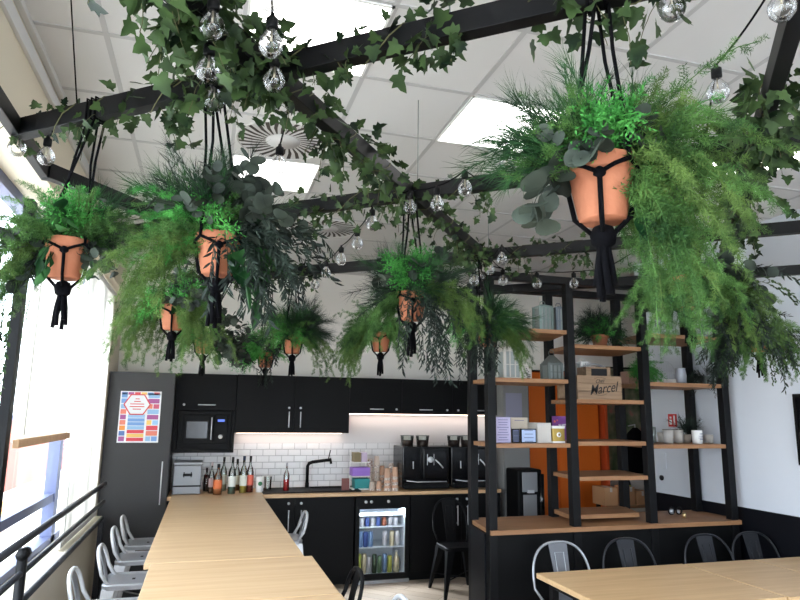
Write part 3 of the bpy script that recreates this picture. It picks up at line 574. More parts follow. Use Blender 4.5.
# ---- things on the shelves
def sx(px, py, Y): return aty(px, py, Y).x
FROST = mat('frosted_pane', (150, 158, 156), .4)
def lantern(cx, Y, z, w, h, m, lab, top=.35, name='lantern'):
    t = thing(name, lab, 'lantern', (cx, Y, z), 'lanterns on the shelves'); a = w/2; hb = h*(1-top)
    f = MB()
    for x in (-a, a):
        for y in (-a, a): f.box(cx+x-.010, Y+y-.010, z, cx+x+.010, Y+y+.010, z+hb)
    f.box(cx-a-.006, Y-a-.006, z, cx+a+.006, Y+a+.006, z+.02).box(cx-a-.006, Y-a-.006, z+hb-.015, cx+a+.006, Y+a+.006, z+hb)
    for x in (-a*.33, a*.33): f.box(cx+x-.005, Y-a-.003, z, cx+x+.005, Y-a+.003, z+hb)
    f.box(cx-a, Y-a-.003, z+hb*.5-.003, cx+a, Y-a+.003, z+hb*.5+.003)
    build('frame', f, m, t)
    build('panes', MB().box(cx-a+.004, Y-a+.004, z+.021, cx+a-.004, Y+a-.004, z+hb-.016), FROST, t)
    if top > .05:
        v = [(cx+i*a*1.1, Y+j*a*1.1, z+hb) for i, j in ((-1, -1), (1, -1), (1, 1), (-1, 1))]+[(cx+i*a*.25, Y+j*a*.25, z+hb+h*top*.6) for i, j in ((-1, -1), (1, -1), (1, 1), (-1, 1))]
        build('roof', MB().add(v, [(0, 1, 5, 4), (1, 2, 6, 5), (2, 3, 7, 6), (3, 0, 4, 7), (4, 5, 6, 7), (3, 2, 1, 0)]), m, t)
        build('ring', MB().tube([(cx+.025*math.cos(k*PI/8), Y, z+hb+h*top*.75+.025*math.sin(k*PI/8)) for k in range(16)], .003, 6, closed=True), m, t)
    return t
Y = 4.92
lantern(sx(509, 380, Y), Y, 2.05, .145, .40, mat('lantern_white', (206, 203, 197), .6), 'white lantern with pitched roof on the middle left shelf', .38)
t = lantern(sx(552, 380, Y), Y, 2.05, .125, .27, MT['zinc'], 'small grey zinc lantern with bottle neck top beside the shelf post', .45)
t = thing('patterned_tin', 'pale tin with black lettering pattern between the two lanterns', 'tin', (sx(525, 380, Y), Y, 2.05))
xx = sx(525, 380, Y); build('tin', MB().box(xx-.045, Y-.04, 2.05, xx+.045, Y+.04, 2.17), MT['concrete'], t, .004)
pp = MB(); rr = random.Random(5)
for k in range(7): pp.box(xx-.03+rr.random()*.04, Y-.0412, 2.065+k*.013, xx-.01+rr.random()*.045, Y-.04, 2.072+k*.013)
build('pattern', pp, MT['ink'], t)
lantern(sx(543, 325, Y), Y, 2.455, .115, .27, mat('lantern_green_grey', (140, 158, 152), .4, .3), 'grey green glass lantern on the top left shelf', .12)
lantern(sx(560, 325, Y), Y+.02, 2.455, .09, .265, mat('lantern_steel', (120, 130, 140), .4, .4), 'narrow steel lantern next to the shelf post on the top left shelf', .1)
lantern(sx(583, 372, Y), Y, 2.087, .08, .15, MT['white'], 'small white candle lantern on top of the wooden crate', .08)
# crate
cx0, cx1 = sx(577.5, 400, 4.68), sx(622, 400, 4.68)
t = thing('wooden_crate', 'slatted pine crate with black script lettering on the middle shelf', 'crate', ((cx0+cx1)/2, 4.85, 1.897))
for k in range(3): build('slat', MB().box(cx0, 4.675, 1.897+k*.066, cx1, 4.69, 1.897+k*.066+.062), MT['crate'], t, .001)
build('sides', MB().box(cx0, 4.69, 1.897, cx0+.012, 5.0, 2.091).box(cx1-.012, 4.69, 1.897, cx1, 5.0, 2.091).box(cx0, 4.99, 1.897, cx1, 5.0, 2.091).box(cx0, 4.69, 1.897, cx1, 5.0, 1.907), MT['crate'], t)
cmx = (cx0+cx1)/2
text_on('lettering', 'Marcel', .115, (cmx+.03, 4.674, 1.983), (PI/2, math.radians(-8), 0), MT['ink'], t, .45, .0006, .85, .0004)
text_on('lettering', 'Chez', .045, (cmx+.0, 4.674, 2.046), (PI/2, math.radians(-8), 0), MT['ink'], t, .45, .0006, .9)
build('ornament', MB().tube([(cmx-.07+.01*k, 4.674, 1.946-.018*math.sin(k*PI/14)) for k in range(15)], .0015, 4), MT['ink'], t)
build('ornament', MB().tube([(cmx-.05+.008*k, 4.674, 2.066+.012*math.sin(k*PI/14)) for k in range(15)], .0012, 4), MT['ink'], t)
t = thing('wooden_caddy', 'weathered wooden caddy with black slate front standing on the crate', 'caddy', (cmx+.05, 4.85, 2.096))
build('box', MB().box(cmx-.07, 4.76, 2.087, cmx+.17, 4.9, 2.171), MT['crate'], t, .002)
build('slate', MB().box(cmx-.02, 4.755, 2.096, cmx+.13, 4.76, 2.156), MT['ink'], t)
build('arched_handle', MB().tube([(cmx-.07+.24*k/12, 4.83, 2.171+.03*math.sin(PI*k/12)) for k in range(13)], .009, 6), MT['galv'], t)
# bay 1 lower shelf: books, frames, cards
def flat(name, lab, cat, xa, xb, Yf, th, z, h, m, inner=None, inm=None, lines=0, grp=None, lean=0):
    t = thing(name, lab, cat, ((xa+xb)/2, Yf, z), grp)
    build('body', MB().box(xa, Yf, z, xb, Yf+th, z+h), m, t, .002)
    if inner: build('face', MB().box(xa+inner, Yf-.002, z+inner, xb-inner, Yf, z+h-inner), inm, t)
    if lines:
        l = MB(); rr = random.Random(lines)
        for k in range(lines):
            zz = z+h*.88-k*h*.76/max(1, lines-1); ww = (xb-xa)*(.25+.12*rr.random()); c = (xa+xb)/2; l.box(c-ww, Yf-.0035, zz-.0025, c+ww, Yf-.002, zz+.0025)
        build('print_lines', l, mat('print_grey', (104, 104, 140), .7), t)
    return t
Yf = 4.72
lil = mat('lilac_card', (180, 172, 204), .6)
flat('menu_board', 'tall lilac menu card in a grey holder at the left of the lower shelf', 'card', sx(495, 440, Yf), sx(511, 440, Yf), Yf, .01, 1.54, .205, MT['frame'], .004, lil, 9)
flat('open_book', 'cream card standing behind the menu card on the lower left shelf', 'card', sx(511, 440, 4.85), sx(528, 440, 4.85), 4.85, .02, 1.54, .20, mat('cream_card', (190, 178, 162), .7), None, None, 3)
flat('card_holder', 'small dark framed card between the menu card and the blue frame', 'picture frame', sx(512, 440, Yf+.03), sx(520, 440, Yf+.03), Yf+.03, .012, 1.54, .11, MT['frame_d'], .008, mat('dark_blue_card', (70, 78, 100), .4), 3)
flat('picture_frame', 'dark picture frame with pale blue print in the middle of the lower left shelf', 'picture frame', sx(521, 440, Yf), sx(536.5, 440, Yf), Yf, .012, 1.54, .112, MT['frame_d'], .008, mat('blue_print', (166, 186, 220), .4), 4)
xa, xb = sx(540, 440, 4.75), sx(551.5, 440, 4.75)
t = thing('grey_block', 'pale grey box standing upright right of the picture frame', 'box', (xa, 4.8, 1.54))
build('box', MB().box(xa-.02, 4.75, 1.54, xb, 4.95, 1.70), MT['concrete'], t, .003)
xa, xb = sx(553, 440, 4.74), sx(565, 440, 4.74)
t = thing('gold_tin', 'gold tin with white lid and round emblem at the right of the lower left shelf', 'tin', ((xa+xb)/2, 4.8, 1.54))
build('tin', MB().box(xa, 4.74, 1.54, xb, 4.84, 1.655), mat('gold_paint', (188, 160, 84), .4, .4), t, .004)
build('lid', MB().box(xa-.003, 4.737, 1.655, xb+.003, 4.843, 1.675), MT['white'], t, .003)
build('base_band', MB().box(xa-.001, 4.738, 1.54, xb+.001, 4.842, 1.553), MT['white'], t)
xm = (xa+xb)/2; build('emblem', MB().tube([(xm, 4.739, 1.605), (xm, 4.737, 1.605)], .02, 18), MT['white'], t); build('emblem_centre', MB().tube([(xm, 4.737, 1.605), (xm, 4.7355, 1.605)], .009, 12), mat('gold_dark', (150, 120, 50), .5), t)
# purple sign behind
xa, xb = sx(552.5, 420, 4.98), sx(570, 420, 4.98)
t = thing('purple_sign', 'purple leaflet with white lettering standing behind the gold tin', 'leaflet', ((xa+xb)/2, 5.0, 1.54))
build('sheet', MB().box(xa, 4.98, 1.54, xb+.02, 4.99, 1.755), mat('purple_card', (124, 62, 140), .6), t)
text_on('lettering', 'sum', .05, ((xa+xb)/2+.01, 4.978, 1.68), (PI/2, 0, 0), MT['white'], t)
text_on('lettering', 'm', .05, (xb-.015, 4.978, 1.635), (PI/2, 0, 0), MT['white'], t)
build('star', MB().tube([(xa+.02, 4.98, 1.71), (xa+.02, 4.978, 1.71)], .012, 5).tube([(xa+.045, 4.98, 1.72), (xa+.045, 4.978, 1.72)], .008, 5), mat('coral', (230, 110, 100), .6), t)
# bay 3 lower shelf: cups and pots
def pot(px, Y, z, r, h, m, lab, name='plant_pot', cat='pot', grp=None, flare=.85):
    x = sx(px, 440, Y); t = thing(name, lab, cat, (x, Y, z), grp)
    build('body', MB().lathe([(r*flare, 0), (r, h), (r*.9, h), (r*flare*.85, .02)], (x, Y, z), 22), m, t); return t, x
z = 1.53; G = 'cups and pots on the right hand shelf'
pot(653.5, 4.95, z, .025, .14, MT['zinc'], 'narrow grey green vase right beside the shelf post', 'vase', 'vase', G, .95)
pot(661, 5.05, z, .03, .09, MT['concrete'], 'small grey cup half hidden at the left behind the two large cups', 'cup', 'cup', G)
t, x = pot(668.5, 4.88, z, .046, .118, mat('cup_stone', (184, 180, 176), .6), 'large stone grey cup with dark rim, the left of the two', 'cup', 'cup', G)
build('rim', MB().tube([(x+.046*math.cos(k*PI/10), 4.88+.046*math.sin(k*PI/10), z+.118) for k in range(20)], .003, 5, closed=True), mat('rim_brown', (84, 66, 56), .6), t)
t, x = pot(678.5, 4.95, z, .046, .118, mat('cup_taupe', (176, 170, 164), .6), 'large taupe cup with dark rim, the right of the two', 'cup', 'cup', G)
build('rim', MB().tube([(x+.046*math.cos(k*PI/10), 4.95+.046*math.sin(k*PI/10), z+.118) for k in range(20)], .003, 5, closed=True), D.materials['rim_brown'], t)
t, x = pot(697.5, 4.82, z, .046, .115, MT['white'], 'white mug with blue lettering in front of the spiky plant', 'mug', 'mug', G, .95)
ln = MB()
for k, (a, ww) in enumerate(((.085, .018), (.065, .028), (.05, .03), (.038, .02))):
    ln.tube([(x+.0465*math.sin(s), 4.82-.0465*math.cos(s), z+a+.004*math.sin(s*40)) for s in [(-ww+2*ww*q/16)/.046+.15 for q in range(17)]], .0018, 4)
build('printed_lines', ln, mat('mug_blue', (70, 90, 140), .6), t)
pot(709, 4.92, z, .04, .075, MT['concrete'], 'short pale fluted pot right of the white mug', 'pot', 'pot', G)
pot(713, 5.05, z, .035, .08, MT['zinc'], 'small grey tin pot behind the short pale pot', 'pot', 'pot', G)
t, x_sp = pot(687.5, 4.97, z, .035, .075, mat('cup_clay', (170, 158, 146), .7), 'spiky dark succulent in a clay pot behind the white mug', 'potted_succulent', 'potted plant')
SUCC = t
# bay 3 upper shelf
z = 2.05
xm = sx(662, 380, 4.9); t = thing('wire_basket', 'arched white wire basket on the upper right shelf', 'basket', (xm, 4.9, z))
f = MB()
for k in range(-4, 5): f.tube([(xm+k*.026, 4.86, z), (xm+k*.026, 4.86, z+.10+.10*math.sqrt(max(0, 1-(k/4.3)**2)))], .002, 5)
f.tube([(xm+.11*math.cos(a), 4.86, z+.10+.11*math.sin(a)) for a in [PI*k/14 for k in range(15)]], .003, 6)
f.tube([(xm-.11, 4.86, z+.10), (xm+.11, 4.86, z+.10)], .003, 6)
build('wires', f, MT['galv'], t); build('tray', MB().box(xm-.115, 4.85, z, xm+.115, 4.97, z+.045), MT['concrete'], t, .003)
xm = sx(682, 380, 4.88); t = thing('metal_jug', 'grey metal jug right of the wire basket', 'jug', (xm, 4.9, z)); build('body', MB().lathe([(.05, 0), (.055, .08), (.045, .14), (.048, .15)], (xm, 4.9, z), 18), mat('jug_grey', (168, 172, 182), .5, .3), t)
xm = sx(710, 380, 4.9); t = thing('zinc_planter', 'dark grass leaning out of a zinc planter at the right end of the upper shelf', 'potted plant', (xm-.05, 4.9, z)); build('pot', MB().box(xm-.10, 4.84, z, xm-.0, 4.96, z+.09), MT['zinc'], t, .003); ZPL = t; ZPX = xm-.05
# fern in wooden pot, bay 3 / behind post C, and shelf pot in bay 2
xm = sx(631, 380, 4.98); FERN = thing('potted_fern', 'bright green fern in a pinkish wooden pot behind the shelf post', 'potted plant', (xm, 5.0, 2.05))
build('pot', MB().box(xm-.06, 4.93, 2.051, xm+.05, 5.05, 2.16), mat('blush_wood', (176, 138, 122), .7), FERN, .003); FERNX = xm
xm = sx(600, 345, 4.88); SHP = thing('shelf_plant', 'dark leafy plant in a terracotta pot on the top shelf between the posts', 'potted plant', (xm, 4.88, 2.346)); SHPX = xm
build('pot', MB().lathe([(.052, 0), (.07, .09), (.078, .09), (.08, .115), (.07, .115), (.06, .08)], (xm, 4.88, 2.346), 24), MT['terra'], SHP)
xm = sx(640, 470, 4.9)
t = thing('small_candle', 'short brass tealight on the counter below the right hand shelves', 'candle', (sx(684, 513, 4.83), 4.83, .902)); build('body', MB().lathe([(.016, 0), (.016, .04)], (sx(684, 513, 4.83), 4.83, .902), 14), mat('brass', (200, 176, 130), .35, .8), t)
xg = sx(675, 508, 5.0); t = thing('safety_glasses', 'pair of round black goggles lying on the counter by the wall', 'glasses', (xg, 5.0, .902))
build('rims', MB().tube([(xg-.04+.03*math.cos(k*PI/8), 5.0, .934+.03*math.sin(k*PI/8)) for k in range(16)], .006, 6, closed=True).tube([(xg+.04+.03*math.cos(k*PI/8), 5.0, .934+.03*math.sin(k*PI/8)) for k in range(16)], .006, 6, closed=True), MT['black'], t)
build('lenses', MB().lathe([(.02, .91), (.02, .95)], (xg-.035, 5.01, 0), 12).lathe([(.014, .91), (.014, .94)], (xg+.04, 5.01, 0), 12), MT['galv'], t)

# ================================================================ TABLES
def table(name, lab, x0, x1, y0, y1, h, top, grp, legs=True, skew=0, cat='table'):
    t = thing(name, lab, cat, ((x0+x1)/2, (y0+y1)/2, 0), grp)
    build('tabletop', MB().box(x0, y0, h-.032, x1, y1, h), [top], t, .004)
    build('frame', MB().box(x0+.06, y0+.06, h-.075, x1-.06, y1-.06, h-.033), MT['steel_black'], t)
    for x in (x0+.08, x1-.08):
        for y in (y0+.08, y1-.08): build('leg', MB().box(x-.022, y-.022, 0, x+.022, y+.022, h-.07), MT['steel_black'], t)
    return t
G = 'high oak tables in a row'
table('high_table', 'long high oak table butting against the kitchen worktop', -.272, .605, 3.938, 6.865, .932, MT['oak'], G)
table('high_table', 'high oak table, second from the kitchen, between two seams', -.238, .65, 3.102, 3.930, .932, MT['oak'], G)
table('high_table', 'high oak table nearest the camera, at the bottom of the view', -.235, .655, 2.2, 3.094, .932, MT['oak'], G)
G = 'oak dining tables at the right'
table('dining_table', 'oak dining table with free left end, in the right foreground', 2.12, 3.255, 3.10, 3.955, .75, MT['oak_y'], G)
table('dining_table', 'oak dining table in the middle of the right hand row', 3.263, 3.858, 3.09, 3.945, .75, MT['oak_y'], G)
table('dining_table', 'oak dining table against the right wall', 3.866, 4.48, 3.08, 3.94, .75, MT['oak_y'], G)

# ================================================================ CHAIRS
def rrect(a, r, n=5):
    pts = []
    for cx, cy, s in ((a-r, a-r, 0), (-a+r, a-r, 1), (-a+r, -a+r, 2), (a-r, -a+r, 3)):
        for k in range(n+1): an = PI/2*s+PI/2*k/n; pts.append((cx+r*math.cos(an), cy+r*math.sin(an)))
    return pts
def steel_chair(lab, m, sh, bh, wide, grp, name='metal_chair', ms=None, hr=.0095):
    """seat at the origin's height sh, sitter faces +y, back at -y"""
    t = thing(name, lab, 'chair', (0, 0, 0), grp); ms = ms or m
    a = .178
    se = MB(); P0 = rrect(a, .05); 
    rings = [[(x*1.0, y*1.0, sh-.035) for x, y in P0], [(x*1.01, y*1.01, sh-.008) for x, y in P0], [(x*.97, y*.97, sh) for x, y in P0], [(x*.86, y*.86, sh-.008) for x, y in P0]]
    n = len(P0); vs = [v for r_ in rings for v in r_]; fs = [(i*n+k, i*n+(k+1) % n, (i+1)*n+(k+1) % n, (i+1)*n+k) for i in range(3) for k in range(n)]+[tuple(range(3*n, 4*n)), tuple(range(n-1, -1, -1))]
    build('seat', se.add(vs, fs), m, t, local=True)
    build('seat_hole', MB().box(-.022, -.010, sh-.0078, .022, .010, sh-.0072), MT['ink'], t, local=True)
    for sx_ in (-1, 1):
        for sy_ in (-1, 1):
            tx, ty = .135*sx_, .135*sy_; bx_, by_ = .215*sx_, .215*sy_+( -.03 if sy_ < 0 else 0)
            top, bot = .040, .013; vs = []
            for (cx, cy, z, q) in ((tx, ty, sh-.03, top), (tx*1.12, ty*1.12, sh-.12, top*.8), (bx_, by_, .0, bot)):
                vs += [(cx-q, cy-q, z), (cx+q, cy-q, z), (cx+q, cy+q, z), (cx-q, cy+q, z)]
            fs = [(i*4+k, i*4+(k+1) % 4, i*4+4+(k+1) % 4, i*4+4+k) for i in range(2) for k in range(4)]+[(3, 2, 1, 0), (8, 9, 10, 11)]
            build('leg', MB().add(vs, fs), ms, t, local=True)
    br_ = MB(); zb = sh*.34
    q = .195
    br_.tube([(-q, -q, zb), (q, q, zb)], .006, 6).tube([(q, -q, zb), (-q, q, zb)], .006, 6)
    build('cross_brace', br_, ms, t, local=True)
    # back hoop
    hp = []; W2 = wide/2; n = 22; zt = bh; ctr = sh+.6*(bh-sh)
    hp.append((-.15, -.13, sh-.02))
    for k in range(n+1):
        an = PI - PI*k/n; x = W2*abs(math.cos(an))**.8*(1 if math.cos(an) > 0 else -1); z = sh+.28*(bh-sh)+(.72*(bh-sh))*math.sin(an)**.72 if math.sin(an) > 0 else sh+.28*(bh-sh)
        hp.append((x, -.165-.11*(z-sh)/(max(.2, bh-sh))*min(1, (bh-sh)/.4), z))
    hp.append((.15, -.13, sh-.02))
    build('back_hoop', MB().tube(hp, hr, 8), ms, t, local=True)
    yb0 = -.165; yb1 = -.165-.11*min(1, (bh-sh)/.4)
    w0, w1 = .05, .075 if wide > .36 else .055
    sp = MB(); vs = []
    for (z, y, ww) in ((sh-.02, yb0, w0), (sh+.5*(bh-sh), (yb0+yb1)/2, (w0+w1)/2), (bh-.006, yb1, w1)):
        vs += [(-ww, y-.003, z), (ww, y-.003, z), (ww, y+.003, z), (-ww, y+.003, z)]
    sp.add(vs, [(i*4+k, i*4+(k+1) % 4, i*4+4+(k+1) % 4, i*4+4+k) for i in range(2) for k in range(4)]+[(3, 2, 1, 0), (8, 9, 10, 11)])
    s_ = build('splat', sp, m, t, local=True)
    if bh-sh > .3:
        zl, zh = sh+.08, bh-.07; em = MB()
        for sgn in (-1, 1):
            y_ = lambda z: yb0+(yb1-yb0)*(z-sh)/(bh-sh)+sgn*.004
            em.tube([(-.03, y_(zl), zl), (-.036, y_(zh), zh), (.036, y_(zh), zh), (.03, y_(zl), zl)], .004, 5)
        build('embossed_frame', em, ms, s_, local=True)
    return t
def put(t, x, y, deg): t.location = (x, y, 0); t.rotation_euler = (0, 0, math.radians(deg)); return t
def clone(t, lab, grp=None):
    c = copy_tree(t); c['label'] = lab
    if grp: c['group'] = grp
    return c
gun = mat('gunmetal', (44, 46, 51), .4, .4); plate = mat('brushed_plate', (112, 114, 119), .4, .6); plh = mat('satin_steel', (176, 180, 186), .32, .6)
st = steel_chair('silver metal stool, furthest of the four left of the high table', MT['galv'], .66, .87, .33, 'counter stools at the high table', 'counter_stool', MT['silver'], .012)
put(st, -.40, 6.12, -90)
for x, y, l in ((-.40, 5.55, 'silver metal stool, second furthest on the left of the high table'), (-.39, 4.85, 'silver metal stool with bright seat, third on the left of the high table'), (-.44, 4.18, 'silver metal stool nearest the camera on the left, only its back showing')):
    put(clone(st, l), x, y, -90)
put(clone(st, 'silver metal stool right of the high table in front of the sink cabinet'), .71, 6.05, 90)
put(clone(st, 'silver metal stool right of the high table at the bottom edge of the view'), .76, 3.17, 90)
sb = steel_chair('black metal stool right of the high table, in front of the drinks fridge', MT['steel_black'], .66, .87, .33, 'counter stools at the high table', 'counter_stool', MT['steel_black'], .012)
put(sb, .68, 3.80, 90)
c1 = steel_chair('brushed steel chair at the free left end of the dining tables', plate, .45, .855, .46, 'steel chairs behind the dining tables', 'metal_chair', plh, .009)
put(c1, 2.51, 4.08, 180)
gd = steel_chair('dark gunmetal chair behind the dining table, second from the left', gun, .45, .855, .46, 'steel chairs behind the dining tables', 'metal_chair', gun, .0085)
put(gd, 3.08, 4.08, 180)
put(clone(gd, 'dark gunmetal chair behind the seam between two dining tables, third from the left'), 3.80, 4.08, 180)
put(clone(gd, 'dark gunmetal chair nearest the right wall, fourth from the left'), 4.25, 4.08, 180)
kc = steel_chair('black metal chair standing by the base cabinets beside the drinks fridge', MT['steel_black'], .46, .875, .38, None, 'metal_chair', MT['steel_black'])
put(kc, 2.54, 6.38, 180)

# ================================================================ OVERHEAD TRELLIS
BZ = 2.88
trel = thing('overhead_trellis', 'black diagonal steel trellis hung below the ceiling and carrying the plants', 'trellis', (1.5, 3, BZ))
def bline(p, q, e0, e1):   # extend a measured line by e0, e1 metres at its ends
    a, b = atz(*p, BZ), atz(*q, BZ); d = (b-a).normalized(); return a-d*e0, b+d*e1
def mkbeam(a, b, h=.075, w=.05):
    a = Vector((a[0], a[1], BZ)); b = Vector((b[0], b[1], BZ)); return build('beam', MB().beam(a, b, w, h), MT['steel_black'], trel, .002), a, b
u = Vector((.77, -.64, 0)).normalized(); v = Vector((.64, .77, 0)).normalized()
def lin(n, m): # point from lattice coordinates: n along v, m along u
    return u*m + v*n
B1 = (Vector((-.80, 2.80, BZ)), Vector((2.3, .22, BZ))); B3 = (Vector((-.8, 4.50, BZ)), Vector((3.6, .78, BZ)))
B4 = (Vector((-.3, 5.86, BZ)), Vector((4.4, 1.95, BZ))); B9 = (Vector((2.0, 5.62, BZ)), Vector((4.4, 3.62, BZ)))
B2 = (Vector((-.62, 1.10, BZ)), Vector((1.92, 4.20, BZ))); B5 = (Vector((-.80, 3.27, BZ)), Vector((.62, 5.06, BZ))); B7 = (Vector((1.0, .62, BZ)), Vector((4.1, 4.35, BZ)))
for a, b in (B1, B3, B4, B9): mkbeam(a, b)
for a, b in (B2, B5, B7): mkbeam(a, b)
build('beam', MB().box(-.83, -.5, BZ-.035, -.79, 3.32, BZ+.035), MT['steel_black'], trel, .002)
build('suspension_cable', MB().tube([(-.55, 2.60, BZ), (-.62, 2.55, ZC)], .003, 6), MT['rope'], trel)
for x, y in ((.63, 1.63), (1.0, 3.06), (2.35, 1.83), (1.88, 4.10), (.38, 4.75)): build('suspension_cable', MB().tube([(x, y, BZ), (x, y, ZC)], .0025, 6), MT['zinc'], trel)

# ================================================================ FOLIAGE
def T(vs, fs): return (np.array(vs, dtype=np.float32), np.array([i for f in fs for i in f], dtype=np.int32), np.array([len(f) for f in fs], dtype=np.int32))
def tri_along(vs, fs, o, d, l, w):
    d = np.array(d, float); d /= np.linalg.norm(d); s = np.cross(d, RNG.normal(size=3)); s /= np.linalg.norm(s); o = np.array(o, float)
    k = len(vs); vs += [o-s*w/2, o+s*w/2, o+d*l]; fs.append((k, k+1, k+2))
def t_feather(w=.0028, L=.05, tw=.025, sub=3):
    vs, fs = [], []
    for i in range(9):
        x = L*i/9
        for j in range(3):
            ph = 2*PI*j/3+i*1.1; c, s = math.cos(.95), math.sin(.95); d = np.array((c, s*math.cos(ph), s*math.sin(ph)))+RNG.normal(size=3)*.15; l = tw*(1.1-.5*i/9)
            tri_along(vs, fs, (x, 0, 0), d, l, w*.8)
            for q in range(sub):
                o = np.array((x, 0, 0))+d/np.linalg.norm(d)*l*(q+1)/(sub+1); tri_along(vs, fs, o, d+RNG.normal(size=3)*.7, .011, w)
    return T(vs, fs)
def t_bright():
    vs, fs = [], []
    for j in range(5):
        ph = 2*PI*j/5; b0 = np.array((math.cos(.7), math.sin(.7)*math.cos(ph), math.sin(.7)*math.sin(ph)))
        for i in range(6):
            o = b0*.008*(i+1); d = b0+RNG.normal(size=3)*.6; d /= np.linalg.norm(d); s = np.cross(d, RNG.normal(size=3)); s /= np.linalg.norm(s)
            k = len(vs); l = .014; w = .0026; vs += [o, o+d*l*.5+s*w, o+d*l, o+d*l*.5-s*w]; fs.append((k, k+1, k+2, k+3))
    return T(vs, fs)
def t_blade(L=.13, w=.0025):
    vs, fs = [], []
    for j in range(7):
        d = np.array((1, RNG.normal()*.35, RNG.normal()*.35)); d /= np.linalg.norm(d); s = np.cross(d, (0, .3, 1)); s /= np.linalg.norm(s); l = L*(.6+.5*RNG.random()); c = RNG.normal(size=3)*.12*l
        k = len(vs)
        for q, ww in ((0, 1), (.4, .9), (.75, .6), (1, .1)): p = d*l*q+c*q*q; vs += [p-s*w*ww/2, p+s*w*ww/2]
        fs += [(k+2*i, k+2*i+1, k+2*i+3, k+2*i+2) for i in range(3)]
    return T(vs, fs)
def t_leaf(shape, cup=.12, stem=.3):
    n = len(shape); vs = [(stem*.0+x, y, cup*abs(y)+(-.25*cup*x*x)) for x, y in shape]; vs.append((.42, 0, -cup*.25)); return T(vs, [(i, (i+1) % n, n) for i in range(n)])
def rnd(n=10, a=.5, b=.48, p=1): return [(a+a*math.cos(PI+2*PI*k/n), b*math.sin(PI+2*PI*k/n)) for k in range(n)]
OV = [(0, 0), (.15, .16), (.35, .25), (.6, .22), (.82, .11), (1, 0), (.82, -.11), (.6, -.22), (.35, -.25), (.15, -.16)]
IVY = [(0, 0), (-.10, .22), (.02, .48), (.22, .34), (.42, .52), (.52, .26), (.74, .20), (1.0, 0), (.74, -.20), (.52, -.26), (.42, -.52), (.22, -.34), (.02, -.48), (-.10, -.22)]
THIN = [(0, 0), (.3, .10), (.65, .10), (1, 0), (.65, -.10), (.3, -.10)]
TF = [t_feather() for _ in range(5)]; TFF = [t_feather(.0022, .05, .02, 2) for _ in range(4)]; TB = [t_bright() for _ in range(4)]; TG = [t_blade() for _ in range(5)]
TE = [t_leaf(rnd(12, .5, .5), c) for c in (.08, .2)]; TO = [t_leaf(OV, c) for c in (.25, .5)]; TI = [t_leaf(IVY, c) for c in (.15, .35, -.15)]; TT = [t_leaf(THIN, .3)]
def rotm(d, roll=None, up=None):
    d = np.array(d, float); d /= np.linalg.norm(d)
    r = RNG.normal(size=3) if up is None else np.array(up, float)+RNG.normal(size=3)*.35
    s = np.cross(r, d); s /= (np.linalg.norm(s)+1e-9); return np.stack([d, s, np.cross(d, s)])   # rows: images of x, y, z
class Fol:
    def __init__(s): s.V = []; s.L = []; s.N = []; s.n = 0
    def put(s, tp, p, d, sc=1, up=None):
        R = rotm(d, up=up)*sc; vs = tp[0]@R+np.array(p); s.V.append(vs); s.L.append(tp[1]+s.n); s.N.append(tp[2]); s.n += len(vs)
    def stem(s, pts, r):
        pts = np.array(pts); n = len(pts); t = np.gradient(pts, axis=0); t /= np.linalg.norm(t, axis=1)[:, None]+1e-9
        a = np.cross(t, (.3, .2, .93)); a /= np.linalg.norm(a, axis=1)[:, None]+1e-9; b = np.cross(t, a)
        vs = np.concatenate([pts+a*r, pts-a*.5*r+b*.87*r, pts-a*.5*r-b*.87*r]); fs = []
        for k in range(3):
            k2 = (k+1) % 3
            for i in range(n-1): fs.append((k*n+i, k2*n+i, k2*n+i+1, k*n+i+1))
        tp = T(vs, fs); s.V.append(tp[0]); s.L.append(tp[1]+s.n); s.N.append(tp[2]); s.n += len(vs)
    def make(s, name, m, parent):
        if not s.V: return
        V = np.concatenate(s.V)-np.array(ORG[parent.name]); L = np.concatenate(s.L); N = np.concatenate(s.N)
        me = D.meshes.new(name); me.vertices.add(len(V)); me.vertices.foreach_set('co', V.astype(np.float32).ravel())
        me.loops.add(len(L)); me.loops.foreach_set('vertex_index', L.astype(np.int32)); me.polygons.add(len(N))
        me.polygons.foreach_set('loop_start', (np.cumsum(N)-N).astype(np.int32)); me.update(calc_edges=True)
        o = D.objects.new(name, me); C.objects.link(o); me.materials.append(m); o.parent = parent; ORG[o.name] = ORG[parent.name].copy(); return o
HR = np.array((math.cos(YAW), -math.sin(YAW), 0)); HF = np.array((math.sin(YAW), math.cos(YAW), 0)); UZ = np.array((0, 0, 1.))
def adir(az, el): a, e = math.radians(az), math.radians(el); return (HR*math.cos(a)+HF*math.sin(a))*math.cos(e)+UZ*math.sin(e)
def grow(p, d, L, g, n=10, wob=.08):
    pts = [np.array(p, float)]; d = np.array(d, float)
    for i in range(n):
        d = d+np.array((0, 0, -g/n))+RNG.normal(size=3)*wob; d /= np.linalg.norm(d); pts.append(pts[-1]+d*L/n)
    return np.array(pts)
def samp(pts, ds, t0=.1):
    seg = np.linalg.norm(np.diff(pts, axis=0), axis=1); cum = np.concatenate([[0], np.cumsum(seg)]); s = cum[-1]*t0
    while s < cum[-1]:
        i = min(len(seg)-1, int(np.searchsorted(cum, s)-1)); i = max(i, 0); f = (s-cum[i])/seg[i]; yield pts[i]+(pts[i+1]-pts[i])*f, (pts[i+1]-pts[i])/seg[i], s/cum[-1]; s += ds
def RV(a, b): return a+(b-a)*RNG.random()
